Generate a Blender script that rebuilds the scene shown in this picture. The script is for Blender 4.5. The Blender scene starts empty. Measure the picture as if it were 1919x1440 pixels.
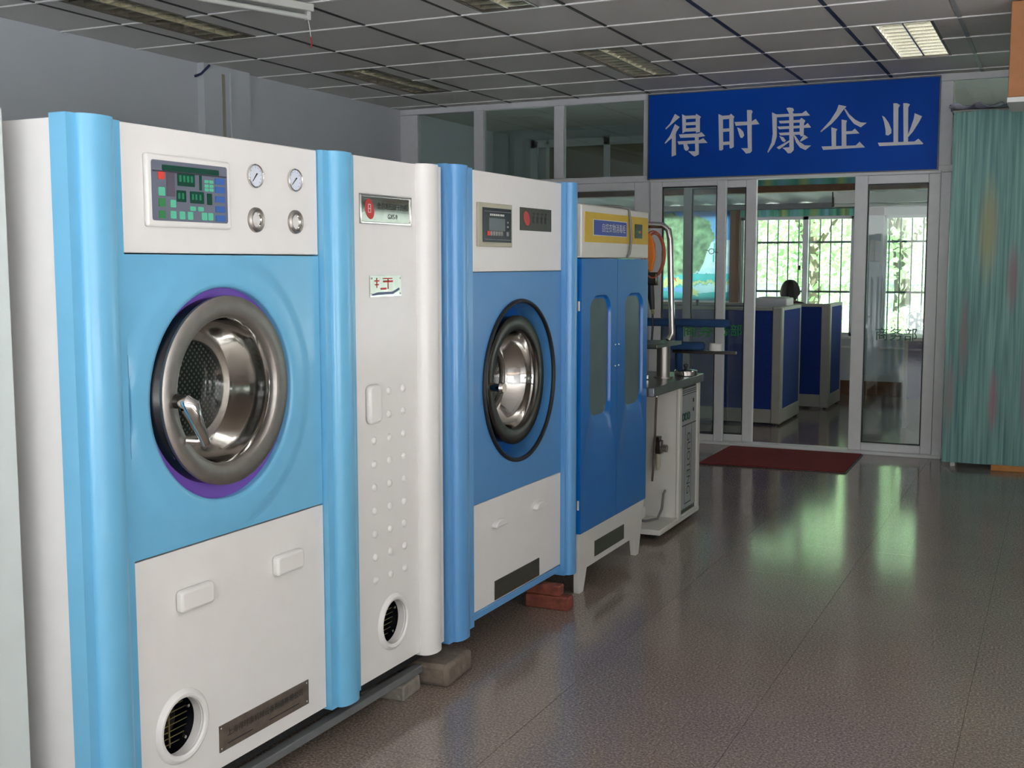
import bpy, math, random
from mathutils import Vector, Matrix
random.seed(7)
PI = math.pi
SC = bpy.context.scene
COL = SC.collection

# ------------------------------------------------------------------ camera
FPX, YAW, PITCH, ROLL, EYE = 2178.7, 0.4419, -0.1023, -0.0011, 1.3911
def camera():
    fw = Vector((-math.sin(YAW)*math.cos(PITCH), math.cos(YAW)*math.cos(PITCH), math.sin(PITCH)))
    r = Vector((math.cos(YAW), math.sin(YAW), 0)); u = r.cross(fw)
    c, s = math.cos(ROLL), math.sin(ROLL)
    r, u = c*r + s*u, -s*r + c*u
    cd = bpy.data.cameras.new('camera'); co = bpy.data.objects.new('camera', cd); COL.objects.link(co)
    cd.sensor_fit = 'HORIZONTAL'; cd.sensor_width = 36.0; cd.lens = FPX/1919*36.0
    cd.clip_start = 0.05; cd.clip_end = 200
    m = Matrix.Identity(4)
    for i in range(3):
        m[i][0] = r[i]; m[i][1] = u[i]; m[i][2] = -fw[i]
    m[2][3] = EYE
    co.matrix_world = m
    SC.camera = co
camera()

# ------------------------------------------------------------------ sky, sun, windows, exposure
SC.view_settings.view_transform = 'Standard'
SC.view_settings.look = 'None'
SC.view_settings.exposure = 0.42
SC.view_settings.gamma = 1.0
SC.view_settings.use_curve_mapping = False
SC.cycles.use_denoising = True
SC.cycles.use_adaptive_sampling = True
SC.cycles.adaptive_threshold = 0.12
SC.cycles.max_bounces = 6
SC.cycles.diffuse_bounces = 3
SC.cycles.glossy_bounces = 3
SC.cycles.transparent_max_bounces = 12
SC.cycles.sample_clamp_indirect = 6.0
SC.cycles.caustics_reflective = False
SC.cycles.caustics_refractive = False

SKY_STRENGTH = 2.3
w = bpy.data.worlds.new('overcast_sky'); SC.world = w; w.use_nodes = True
nt = w.node_tree; bg = nt.nodes['Background']
tc = nt.nodes.new('ShaderNodeTexCoord'); sp = nt.nodes.new('ShaderNodeSeparateXYZ')
rmp = nt.nodes.new('ShaderNodeValToRGB')
nt.links.new(tc.outputs['Generated'], sp.inputs[0]); nt.links.new(sp.outputs['Z'], rmp.inputs[0])
rmp.color_ramp.elements[0].position = 0.0; rmp.color_ramp.elements[0].color = (1.0, 1.0, 0.98, 1)
rmp.color_ramp.elements[1].position = 0.7; rmp.color_ramp.elements[1].color = (0.78, 0.89, 1.0, 1)
nt.links.new(rmp.outputs['Color'], bg.inputs['Color']); bg.inputs['Strength'].default_value = SKY_STRENGTH

def sun():
    ld = bpy.data.lights.new('sun', 'SUN'); ld.energy = 34.0; ld.angle = 0.02; ld.color = (1, .985, .965)
    lo = bpy.data.objects.new('sun', ld); COL.objects.link(lo)
    lo.location = (14, -4, 15)
    lo.rotation_euler = Vector((-0.58, 0.15, -0.80)).to_track_quat('-Z', 'Y').to_euler()
sun()

def window_portal(name, loc, size, direction):
    """guides sky sampling through a window opening; gives off no light of its own"""
    ld = bpy.data.lights.new(name, 'AREA'); ld.shape = 'RECTANGLE'; ld.size, ld.size_y = size
    ld.cycles.is_portal = True
    lo = bpy.data.objects.new(name, ld); COL.objects.link(lo); lo.location = loc
    lo.rotation_euler = Vector(direction).to_track_quat('-Z', 'Z').to_euler()
window_portal('portal_rear_window', (-0.2, -2.58, 1.30), (5.8, 2.2), (0, 1, 0))
window_portal('portal_right_window', (3.18, 0.9, 1.40), (4.2, 1.9), (-1, 0, 0))
window_portal('portal_office_right', (3.18, 10.95, 1.2), (3.1, 1.5), (-1, 0, 0))
window_portal('portal_far_window', (-.18, 12.86, 1.26), (6.2, 1.3), (0, -1, 0))

# ------------------------------------------------------------------ materials
def lin(c):
    c = c/255.0
    return c/12.92 if c <= 0.04045 else ((c+0.055)/1.055)**2.4
def rgb(r, g, b): return (lin(r), lin(g), lin(b), 1.0)
def mat(name, col, rough=0.5, metal=0.0, noise=0.06, scale=18.0, bump=0.0, bscale=200.0, coat=0.0, spec=0.5, emit=None, estr=0.0, aniso=0.0):
    m = bpy.data.materials.new(name); m.use_nodes = True
    nt = m.node_tree; b = nt.nodes['Principled BSDF']
    c = rgb(*col)
    b.inputs['Roughness'].default_value = rough; b.inputs['Metallic'].default_value = metal
    b.inputs['Specular IOR Level'].default_value = spec
    b.inputs['Coat Weight'].default_value = coat; b.inputs['Coat Roughness'].default_value = 0.08
    if aniso: b.inputs['Anisotropic'].default_value = aniso
    if noise > 0:
        g = nt.nodes.new('ShaderNodeNewGeometry')
        n = nt.nodes.new('ShaderNodeTexNoise'); n.inputs['Scale'].default_value = scale; n.inputs['Detail'].default_value = 5
        nt.links.new(g.outputs['Position'], n.inputs['Vector'])
        r = nt.nodes.new('ShaderNodeValToRGB')
        r.color_ramp.elements[0].position = 0.3; r.color_ramp.elements[1].position = 0.7
        r.color_ramp.elements[0].color = tuple(x*(1-noise) for x in c[:3])+(1,)
        r.color_ramp.elements[1].color = tuple(min(1, x*(1+noise)) for x in c[:3])+(1,)
        nt.links.new(n.outputs['Fac'], r.inputs['Fac']); nt.links.new(r.outputs['Color'], b.inputs['Base Color'])
        if bump > 0:
            n2 = nt.nodes.new('ShaderNodeTexNoise'); n2.inputs['Scale'].default_value = bscale; n2.inputs['Detail'].default_value = 3
            nt.links.new(g.outputs['Position'], n2.inputs['Vector'])
            bp = nt.nodes.new('ShaderNodeBump'); bp.inputs['Strength'].default_value = bump; bp.inputs['Distance'].default_value = 0.004
            nt.links.new(n2.outputs['Fac'], bp.inputs['Height']); nt.links.new(bp.outputs['Normal'], b.inputs['Normal'])
    else:
        b.inputs['Base Color'].default_value = c
    if emit:
        b.inputs['Emission Color'].default_value = rgb(*emit); b.inputs['Emission Strength'].default_value = estr
    return m

def mat_glass(name, tint=(225, 238, 232), refl=1.0):
    m = bpy.data.materials.new(name); m.use_nodes = True; nt = m.node_tree
    nt.nodes.remove(nt.nodes['Principled BSDF'])
    out = nt.nodes['Material Output']
    t = nt.nodes.new('ShaderNodeBsdfTransparent'); t.inputs[0].default_value = rgb(*tint)
    g = nt.nodes.new('ShaderNodeBsdfGlossy'); g.inputs['Roughness'].default_value = 0.02
    fr = nt.nodes.new('ShaderNodeFresnel'); fr.inputs['IOR'].default_value = 1.5
    mu = nt.nodes.new('ShaderNodeMath'); mu.operation = 'MULTIPLY'; mu.inputs[1].default_value = refl
    mx = nt.nodes.new('ShaderNodeMixShader')
    nt.links.new(fr.outputs[0], mu.inputs[0]); nt.links.new(mu.outputs[0], mx.inputs[0])
    nt.links.new(t.outputs[0], mx.inputs[1]); nt.links.new(g.outputs[0], mx.inputs[2])
    nt.links.new(mx.outputs[0], out.inputs['Surface'])
    return m

def mat_leaf(name, c1, c2):
    m = bpy.data.materials.new(name); m.use_nodes = True; nt = m.node_tree
    b = nt.nodes['Principled BSDF']; out = nt.nodes['Material Output']
    g = nt.nodes.new('ShaderNodeNewGeometry'); n = nt.nodes.new('ShaderNodeTexNoise'); n.inputs['Scale'].default_value = 2.2
    r = nt.nodes.new('ShaderNodeValToRGB'); r.color_ramp.elements[0].position = .35; r.color_ramp.elements[1].position = .65
    r.color_ramp.elements[0].color = rgb(*c1); r.color_ramp.elements[1].color = rgb(*c2)
    nt.links.new(g.outputs['Position'], n.inputs['Vector']); nt.links.new(n.outputs['Fac'], r.inputs['Fac'])
    nt.links.new(r.outputs['Color'], b.inputs['Base Color']); b.inputs['Roughness'].default_value = .5
    tr = nt.nodes.new('ShaderNodeBsdfTranslucent'); nt.links.new(r.outputs['Color'], tr.inputs['Color'])
    mx = nt.nodes.new('ShaderNodeMixShader'); mx.inputs[0].default_value = .5
    nt.links.new(b.outputs[0], mx.inputs[1]); nt.links.new(tr.outputs[0], mx.inputs[2]); nt.links.new(mx.outputs[0], out.inputs['Surface'])
    return m

def mat_print(name, c, var, scale):
    """translucent printed cloth: colour with soft painterly variation"""
    m = mat(name, c, .8, noise=var, scale=scale); nt = m.node_tree; b = nt.nodes['Principled BSDF']; out = nt.nodes['Material Output']
    src = b.inputs['Base Color'].links[0].from_socket
    tr = nt.nodes.new('ShaderNodeBsdfTranslucent'); nt.links.new(src, tr.inputs['Color'])
    mx = nt.nodes.new('ShaderNodeMixShader'); mx.inputs[0].default_value = .72
    nt.links.new(b.outputs[0], mx.inputs[1]); nt.links.new(tr.outputs[0], mx.inputs[2]); nt.links.new(mx.outputs[0], out.inputs['Surface'])
    return m

def mat_granite(name):
    m = bpy.data.materials.new(name); m.use_nodes = True; nt = m.node_tree; b = nt.nodes['Principled BSDF']
    g = nt.nodes.new('ShaderNodeNewGeometry')
    n = nt.nodes.new('ShaderNodeTexNoise'); n.inputs['Scale'].default_value = 130; n.inputs['Detail'].default_value = 6; n.inputs['Roughness'].default_value = .7
    r = nt.nodes.new('ShaderNodeValToRGB'); e = r.color_ramp.elements
    e[0].position = .32; e[0].color = rgb(94, 83, 76); e[1].position = .68; e[1].color = rgb(196, 179, 165)
    k = r.color_ramp.elements.new(.5); k.color = rgb(141, 126, 115)
    n2 = nt.nodes.new('ShaderNodeTexNoise'); n2.inputs['Scale'].default_value = 2.5; n2.inputs['Detail'].default_value = 3
    r2 = nt.nodes.new('ShaderNodeValToRGB'); r2.color_ramp.elements[0].color = (.8, .79, .78, 1); r2.color_ramp.elements[1].color = (1.0, 1.0, 1.0, 1)
    mx = nt.nodes.new('ShaderNodeMixRGB'); mx.blend_type = 'MULTIPLY'; mx.inputs[0].default_value = 1
    for x in (n, n2): nt.links.new(g.outputs['Position'], x.inputs['Vector'])
    nt.links.new(n.outputs['Fac'], r.inputs['Fac']); nt.links.new(n2.outputs['Fac'], r2.inputs['Fac'])
    nt.links.new(r.outputs['Color'], mx.inputs[1]); nt.links.new(r2.outputs['Color'], mx.inputs[2])
    nt.links.new(mx.outputs[0], b.inputs['Base Color'])
    b.inputs['Roughness'].default_value = .13; b.inputs['Specular IOR Level'].default_value = .5
    bp = nt.nodes.new('ShaderNodeBump'); bp.inputs['Strength'].default_value = .05; bp.inputs['Distance'].default_value = .003
    n3 = nt.nodes.new('ShaderNodeTexNoise'); n3.inputs['Scale'].default_value = 6
    nt.links.new(g.outputs['Position'], n3.inputs['Vector']); nt.links.new(n3.outputs['Fac'], bp.inputs['Height']); nt.links.new(bp.outputs['Normal'], b.inputs['Normal'])
    return m

def mat_dots(name):
    """dark perforated steel: light punched dots on a regular lattice"""
    m = bpy.data.materials.new(name); m.use_nodes = True; nt = m.node_tree; b = nt.nodes['Principled BSDF']
    tc = nt.nodes.new('ShaderNodeTexCoord')
    mp = nt.nodes.new('ShaderNodeMapping'); mp.inputs['Rotation'].default_value = (PI/4, 0, 0); mp.inputs['Scale'].default_value = (0, 82, 82)
    v = nt.nodes.new('ShaderNodeTexVoronoi'); v.inputs['Randomness'].default_value = 0.0; v.inputs['Scale'].default_value = 1.0
    r = nt.nodes.new('ShaderNodeValToRGB'); r.color_ramp.elements[0].position = .2; r.color_ramp.elements[0].color = rgb(150, 150, 146)
    r.color_ramp.elements[1].position = .34; r.color_ramp.elements[1].color = rgb(52, 54, 52)
    nt.links.new(tc.outputs['Object'], mp.inputs[0]); nt.links.new(mp.outputs[0], v.inputs['Vector'])
    nt.links.new(v.outputs['Distance'], r.inputs['Fac']); nt.links.new(r.outputs['Color'], b.inputs['Base Color'])
    b.inputs['Roughness'].default_value = .3; b.inputs['Metallic'].default_value = .55
    return m

def mat_bands(name, cols, axis='X', scale=1.0, rough=.6):
    """repeating flat bands along one axis of the object (printed or woven stripes)"""
    m = bpy.data.materials.new(name); m.use_nodes = True; nt = m.node_tree; b = nt.nodes['Principled BSDF']
    g = nt.nodes.new('ShaderNodeNewGeometry'); s = nt.nodes.new('ShaderNodeSeparateXYZ'); nt.links.new(g.outputs['Position'], s.inputs[0])
    mu = nt.nodes.new('ShaderNodeMath'); mu.operation = 'MULTIPLY'; mu.inputs[1].default_value = scale
    fr = nt.nodes.new('ShaderNodeMath'); fr.operation = 'FRACT'
    nt.links.new(s.outputs[axis], mu.inputs[0]); nt.links.new(mu.outputs[0], fr.inputs[0])
    r = nt.nodes.new('ShaderNodeValToRGB'); r.color_ramp.interpolation = 'LINEAR'
    el = r.color_ramp.elements
    el[0].position = 0; el[0].color = rgb(*cols[0]); el[1].position = 1; el[1].color = rgb(*cols[0])
    for i, c in enumerate(cols[1:]):
        e = el.new((i+1)/len(cols)); e.color = rgb(*c)
    nt.links.new(fr.outputs[0], r.inputs['Fac']); nt.links.new(r.outputs['Color'], b.inputs['Base Color']); b.inputs['Roughness'].default_value = rough
    return m

def mat_teal(name):
    """teal cloth with faded pink and ochre blossom print, streaked vertically"""
    m = bpy.data.materials.new(name); m.use_nodes = True; nt = m.node_tree; b = nt.nodes['Principled BSDF']
    tc = nt.nodes.new('ShaderNodeNewGeometry'); mp = nt.nodes.new('ShaderNodeMapping'); mp.inputs['Scale'].default_value = (60, 60, 1.6)
    n = nt.nodes.new('ShaderNodeTexNoise'); n.inputs['Scale'].default_value = 1.0; n.inputs['Detail'].default_value = 4
    r = nt.nodes.new('ShaderNodeValToRGB'); r.color_ramp.elements[0].position = .3; r.color_ramp.elements[0].color = rgb(84, 130, 130)
    r.color_ramp.elements[1].position = .7; r.color_ramp.elements[1].color = rgb(136, 184, 176)
    nt.links.new(tc.outputs['Position'], mp.inputs[0]); nt.links.new(mp.outputs[0], n.inputs['Vector']); nt.links.new(n.outputs['Fac'], r.inputs['Fac'])
    prev = r.outputs['Color']
    # blossoms: (x, z, rx, rz, colour)
    for (x, z, rx, rz, col) in ((-.47, 1.62, .075, .42, (160, 156, 110)), (-.31, 1.30, .05, .28, (150, 118, 124)), (-.60, .90, .035, .36, (150, 132, 132)),
                                (-.40, .47, .04, .26, (166, 122, 130)), (-.68, .5, .05, .3, (150, 140, 142)), (-.19, .6, .05, .4, (152, 136, 140))):
        s = nt.nodes.new('ShaderNodeVectorMath'); s.operation = 'SUBTRACT'; s.inputs[1].default_value = (x, 0, z); nt.links.new(tc.outputs['Position'], s.inputs[0])
        k = nt.nodes.new('ShaderNodeVectorMath'); k.operation = 'MULTIPLY'; k.inputs[1].default_value = (1/rx, 0, 1/rz); nt.links.new(s.outputs[0], k.inputs[0])
        l = nt.nodes.new('ShaderNodeVectorMath'); l.operation = 'LENGTH'; nt.links.new(k.outputs[0], l.inputs[0])
        f = nt.nodes.new('ShaderNodeMapRange'); f.inputs['From Min'].default_value = .3; f.inputs['From Max'].default_value = 1.0; f.inputs['To Min'].default_value = .75; f.inputs['To Max'].default_value = 0
        nt.links.new(l.outputs['Value'], f.inputs['Value'])
        mx = nt.nodes.new('ShaderNodeMixRGB'); mx.inputs[2].default_value = rgb(*col)
        nt.links.new(f.outputs[0], mx.inputs[0]); nt.links.new(prev, mx.inputs[1]); prev = mx.outputs[0]
    nt.links.new(prev, b.inputs['Base Color']); b.inputs['Roughness'].default_value = .55
    return m

M = dict(
    white=mat('white_enamel', (238, 235, 231), .34, noise=.012, coat=.15),
    white_side=mat('white_side_enamel', (238, 236, 234), .4, noise=.015),
    pale=mat('pale_grey_green_enamel', (206, 212, 208), .45, noise=.015),
    blue=mat('sky_blue_enamel', (114, 186, 224), .30, noise=.02, coat=.2),
    blue2=mat('cornflower_enamel', (100, 162, 216), .30, noise=.02, coat=.2),
    blue2p=mat('steel_blue_panel_enamel', (80, 142, 200), .34, noise=.02, coat=.15),
    blue3=mat('azure_enamel', (6, 104, 184), .32, noise=.03, coat=.2),
    bluedeep=mat('deep_blue_inner', (28, 98, 176), .4, noise=.04),
    purple=mat('purple_gasket', (116, 82, 178), .45, noise=.03),
    black=mat('black_rubber', (26, 28, 34), .5, noise=.1),
    blackgl=mat('black_gloss', (16, 20, 30), .22, noise=.1),
    blackfr=mat('black_flecked_frame', (28, 28, 30), .6, noise=.7, scale=120),
    steel=mat('brushed_steel', (168, 163, 157), .42, metal=1.0, noise=.06, scale=40, bump=.02),
    polish=mat('polished_steel', (200, 197, 192), .10, metal=1.0, noise=.05, scale=7, bump=.35, bscale=9),
    chrome=mat('chrome', (210, 208, 205), .08, metal=1.0, noise=0.03),
    mirror=mat('mirror_plate', (158, 160, 152), .06, metal=1.0, noise=.08, scale=30),
    dsteel=mat('dark_steel', (92, 88, 84), .32, metal=1.0, noise=.15, scale=25),
    bronze=mat('bronze_plate', (112, 102, 92), .45, metal=.35, noise=.14, scale=45),
    darkplate=mat('dark_olive_plate', (72, 70, 60), .35, metal=.4, noise=.12, scale=40),
    greyrail=mat('grey_rail', (120, 122, 124), .5, metal=.3, noise=.1),
    panelgrey=mat('slate_keypad', (108, 112, 128), .4, noise=.02),
    keyg=mat('mint_key', (96, 196, 160), .45, noise=.03), keydg=mat('green_key', (52, 130, 76), .45, noise=.03),
    keyr=mat('red_key', (226, 72, 62), .45, noise=.03), keyb=mat('blue_key', (58, 100, 172), .45, noise=.03),
    lcd=mat('dark_green_display', (20, 70, 56), .25, noise=.1, scale=150), lcdt=mat('digit_green', (30, 128, 86), .4, noise=0),
    slot=mat('grey_brown_slot', (88, 82, 96), .45, noise=.05),
    beige=mat('beige_bezel', (186, 182, 160), .45, noise=.04), lcdgrey=mat('grey_display', (100, 108, 108), .3, noise=.04),
    red=mat('red_enamel_logo', (196, 60, 58), .4, noise=.04), ink=mat('black_ink', (34, 34, 32), .5, noise=0),
    whiteink=mat('white_ink', (216, 214, 210), .5, noise=0), greyink=mat('grey_ink', (150, 150, 150), .5, noise=0),
    dial=mat('dial_white', (226, 232, 242), .4, noise=.03),
    yellow=mat('yellow_fascia', (206, 170, 44), .42, noise=.05), royal=mat('royal_blue_label', (52, 68, 156), .42, noise=.05),
    cream=mat('cream_enamel', (214, 212, 204), .45, noise=.02),
    sign=mat('sign_blue', (4, 76, 184), .5, noise=.05, scale=3, spec=.15), signtx=mat('sign_lettering', (232, 232, 236), .55, noise=.02),
    pvc=mat('white_pvc_frame', (226, 227, 229), .45, noise=.03), pvcd=mat('grey_track', (120, 122, 124), .5, noise=.05),
    wall=mat('grey_white_plaster', (204, 208, 212), .85, noise=.03, scale=3, bump=.12, bscale=60),
    wall2=mat('office_plaster', (196, 200, 204), .85, noise=.03, scale=3), stain=mat('rust_stained_plaster', (172, 164, 146), .85, noise=.12, scale=9),
    tile=mat('mineral_fibre_tile', (230, 227, 222), .9, noise=.05, scale=120, bump=.25, bscale=260),
    tee=mat('white_tee', (250, 248, 244), .4, noise=.03), teed=mat('shadow_gap_runner', (66, 64, 64), .6, noise=.1), teen=mat('navy_runner', (44, 54, 92), .6, noise=.1), teel=mat('pale_runner', (170, 172, 174), .5, noise=.05),
    louver=mat('aluminium_louver', (150, 146, 128), .25, metal=.8, noise=.08, scale=20), lhouse=mat('lamp_housing', (120, 114, 102), .4, metal=.5, noise=.1),
    tubeon=mat('lit_tube', (255, 255, 245), .4, noise=0, emit=(255, 255, 240), estr=11.0), tubeoff=mat('unlit_tube', (214, 214, 206), .3, noise=0),
    granite=mat_granite('polished_granite'), grout=mat('dark_grout', (40, 37, 34), .8, noise=.1),
    matred=mat('dark_red_carpet', (118, 36, 34), .95, noise=.25, scale=70, bump=.5, bscale=300),
    glass=mat_glass('clear_glass'), glassd=mat_glass('smoked_glass', (150, 160, 158), 1.2), glassg=mat_glass('green_tint_glass', (222, 232, 227), 1.6), glassdoor=mat_glass('door_glass', (236, 243, 241), 1.5),
    dots=mat_dots('perforated_drum_steel'), wire=mat('brass_wire', (150, 136, 84), .4, metal=.6, noise=.05),
    fabric=mat('navy_screen_fabric', (24, 54, 132), .9, noise=.12, scale=60), frame=mat('greige_frame', (168, 166, 158), .5, noise=.03),
    brown=mat('brown_wood', (112, 78, 50), .6, noise=.18, scale=14), wood=mat('orange_brown_board', (176, 118, 72), .6, noise=.08, scale=12), woodo=mat('orange_wood', (196, 132, 66), .6, noise=.08),
    corr=mat('corrugated_sheet', (200, 206, 206), .35, noise=.05), valance=mat_bands('green_valance_cloth', ((110, 190, 160), (80, 160, 140), (170, 196, 120), (96, 176, 160), (130, 190, 200)), 'X', 3.1),
    brick=mat('red_brick', (128, 68, 52), .9, noise=.3, scale=30, bump=.5, bscale=80), brickg=mat('grey_brown_block', (116, 104, 92), .9, noise=.25, scale=25, bump=.5, bscale=80), woodg=mat('grey_timber', (128, 122, 112), .85, noise=.2, scale=30, bump=.4, bscale=60),
    skin=mat('skin', (150, 104, 84), .6, noise=.04), hair=mat('dark_brown_hair', (34, 25, 22), .6, noise=.3, scale=60), cloth=mat('dark_maroon_cloth', (66, 26, 34), .9, noise=.15),
    bluepad=mat('blue_ironing_pad', (26, 62, 104), .9, noise=.1), orange=mat('orange_plastic', (226, 128, 40), .45, noise=.08), redhose=mat('orange_red_hose', (178, 88, 62), .5, noise=.1),
    hose=mat('brown_hose', (92, 76, 66), .55, noise=.1), cable=mat('grey_cable', (120, 120, 118), .5, noise=.06), white_pl=mat('white_plastic', (228, 228, 224), .45, noise=.02),
    greytop=mat('steel_worktop', (128, 132, 128), .28, metal=.85, noise=.08), silverpanel=mat('silver_panel', (168, 170, 174), .4, metal=.2, noise=.04),
    green=mat('green_lettering', (40, 150, 60), .5, noise=0), greend=mat('dark_green_lettering', (30, 92, 50), .5, noise=0), gbox=mat('dark_green_board', (40, 92, 78), .6, noise=.06),
    teal=mat_teal('teal_print_cloth'), plastic=mat('crumpled_film', (170, 176, 190), .25, noise=.2, scale=12),
    rooft=mat_leaf('translucent_roof_sheet', (112, 118, 118), (124, 128, 126)), leaf=mat_leaf('leaf_green', (196, 214, 166), (236, 242, 214)), leaf2=mat_leaf('leaf_deep', (146, 184, 124), (216, 230, 190)), bark=mat('bark', (110, 96, 84), .9, noise=.3, scale=12),
    ground=mat('pale_paving', (190, 193, 198), .9, noise=.1, scale=3), blueplate=mat('blue_swoosh', (92, 104, 136), .4, noise=.05),
    amber=mat('khaki_pane', (128, 122, 96), .5, noise=.08, scale=6),
    mural_sky=mat_print('print_sky', (110, 160, 214), .15, 5), mural_hill=mat_print('print_hill', (116, 144, 114), .6, 14), mural_fall=mat_print('print_fall', (196, 214, 224), .08, 20),
    mural_lake=mat_print('print_lake', (76, 168, 176), .18, 7), mural_bank=mat_print('print_bank', (190, 194, 140), .14, 12), mural_deer=mat_print('print_deer', (170, 96, 60), .05, 20), mural_mist=mat_print('print_mist', (176, 204, 222), .1, 9),
)

# ------------------------------------------------------------------ mesh helpers
class MB:
    def __init__(self, off=(0, 0, 0)):
        self.v = []; self.f = []; self.off = Vector(off)
    def add(self, vs, fs):
        n = len(self.v); self.v += [tuple(x) for x in vs]; self.f += [tuple(i+n for i in q) for q in fs]; return self
    def box(self, x0, x1, y0, y1, z0, z1):
        return self.add([(x0, y0, z0), (x1, y0, z0), (x1, y1, z0), (x0, y1, z0), (x0, y0, z1), (x1, y0, z1), (x1, y1, z1), (x0, y1, z1)],
                        [(0, 3, 2, 1), (4, 5, 6, 7), (0, 1, 5, 4), (1, 2, 6, 5), (2, 3, 7, 6), (3, 0, 4, 7)])
    def prism(self, poly, fn, c0, c1):
        """poly: [(a,b)...] counter-clockwise; fn(a,b,c)->xyz"""
        n = len(poly)
        vs = [fn(a, b, c0) for a, b in poly]+[fn(a, b, c1) for a, b in poly]
        fs = [tuple(range(n))[::-1], tuple(range(n, 2*n))]+[(i, (i+1) % n, n+(i+1) % n, n+i) for i in range(n)]
        return self.add(vs, fs)
    def cyl(self, p0, p1, r0, r1=None, n=24, caps=True):
        r1 = r0 if r1 is None else r1
        p0, p1 = Vector(p0), Vector(p1); d = (p1-p0).normalized()
        a = d.orthogonal().normalized(); b = d.cross(a)
        vs = []
        for p, r in ((p0, r0), (p1, r1)):
            vs += [p+r*(math.cos(2*PI*i/n)*a+math.sin(2*PI*i/n)*b) for i in range(n)]
        fs = [(i, (i+1) % n, n+(i+1) % n, n+i) for i in range(n)]
        if caps: fs += [tuple(range(n))[::-1], tuple(range(n, 2*n))]
        return self.add(vs, fs)
    def lathe(self, c, prof, axis='X', n=64, closed=False):
        """prof: [(radius, height)...] around an axis through c"""
        c = Vector(c); vs = []; m = len(prof)
        for i in range(n):
            t = 2*PI*i/n; ca, sa = math.cos(t), math.sin(t)
            for r, h in prof:
                if axis == 'X': vs.append(c+Vector((h, r*ca, r*sa)))
                elif axis == 'Y': vs.append(c+Vector((r*sa, h, r*ca)))
                else: vs.append(c+Vector((r*ca, r*sa, h)))
        fs = []
        for i in range(n):
            j = (i+1) % n
            for k in range(m if closed else m-1):
                l = (k+1) % m
                fs.append((i*m+k, j*m+k, j*m+l, i*m+l))
        return self.add(vs, fs)
    def tube(self, pts, r, n=10):
        pts = [Vector(p) for p in pts]; vs = []; m = len(pts)
        a = None
        for i, p in enumerate(pts):
            d = (pts[min(i+1, m-1)]-pts[max(i-1, 0)]).normalized()
            if a is None: a = d.orthogonal().normalized()
            a = (a-d*a.dot(d)).normalized(); b = d.cross(a)
            rr = r[i] if isinstance(r, (list, tuple)) else r
            vs += [p+rr*(math.cos(2*PI*k/n)*a+math.sin(2*PI*k/n)*b) for k in range(n)]
        fs = [(i*n+k, i*n+(k+1) % n, (i+1)*n+(k+1) % n, (i+1)*n+k) for i in range(m-1) for k in range(n)]
        fs += [tuple(range(n))[::-1], tuple(range((m-1)*n, m*n))]
        return self.add(vs, fs)
    def build(self, name, material, parent=None, bevel=0.0, smooth=True, angle=35, seg=2):
        me = bpy.data.meshes.new(name)
        o = self.off
        me.from_pydata([(v[0]+o.x, v[1]+o.y, v[2]+o.z) for v in self.v], [], self.f)
        me.materials.append(M[material] if isinstance(material, str) else material)
        import bmesh
        bm = bmesh.new(); bm.from_mesh(me); bmesh.ops.recalc_face_normals(bm, faces=bm.faces); bm.to_mesh(me); bm.free()
        if smooth:
            for p in me.polygons: p.use_smooth = True
            me.set_sharp_from_angle(angle=math.radians(angle))
        ob = bpy.data.objects.new(name, me); COL.objects.link(ob)
        if parent is not None: ob.parent = parent
        if bevel > 0:
            b = ob.modifiers.new('bevel', 'BEVEL'); b.width = bevel; b.segments = seg; b.limit_method = 'ANGLE'; b.angle_limit = math.radians(40); b.harden_normals = False
        return ob

def rrect(a0, a1, b0, b1, r, seg=6):
    pts = []
    for (cx, cy, t0) in ((a1-r, b0+r, -PI/2), (a1-r, b1-r, 0), (a0+r, b1-r, PI/2), (a0+r, b0+r, PI)):
        for k in range(seg+1):
            t = t0+PI/2*k/seg; pts.append((cx+r*math.cos(t), cy+r*math.sin(t)))
    return pts
fX = lambda a, b, c: (c, a, b)      # shape in the y-z plane, thickness along x
fY = lambda a, b, c: (a, c, b)      # shape in the x-z plane, thickness along y
fZ = lambda a, b, c: (a, b, c)      # shape in the x-y plane, thickness along z

def plate_hole(mb, y0, y1, z0, z1, cy, cz, R, xb, xf, rings=(), n=72):
    """panel in the y-z plane with a round hole; rings: [(radius, x)...] from the hole edge outwards gives relief"""
    angs = set(2*PI*i/n for i in range(n))
    for yy in (y0, y1):
        for zz in (z0, z1): angs.add(math.atan2(zz-cz, yy-cy) % (2*PI))
    angs = sorted(angs); m = len(angs)
    prof = [(R, xb)] + (list(rings) if rings else [(R, xf)])
    vs = []
    for t in angs:
        c, s = math.cos(t), math.sin(t)
        ky = ((y1-cy) if c > 0 else (y0-cy))/c if abs(c) > 1e-9 else 1e9
        kz = ((z1-cz) if s > 0 else (z0-cz))/s if abs(s) > 1e-9 else 1e9
        k = min(ky, kz)
        for r, x in prof:
            rr = min(r, k); vs.append((x, cy+rr*c, cz+rr*s))
        vs.append((xf, cy+k*c, cz+k*s)); vs.append((xb, cy+k*c, cz+k*s))
    w = len(prof)+2
    fs = [(i*w+j, ((i+1) % m)*w+j, ((i+1) % m)*w+j+1, i*w+j+1) for i in range(m) for j in range(w-1)]
    return mb.add(vs, fs)

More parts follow.
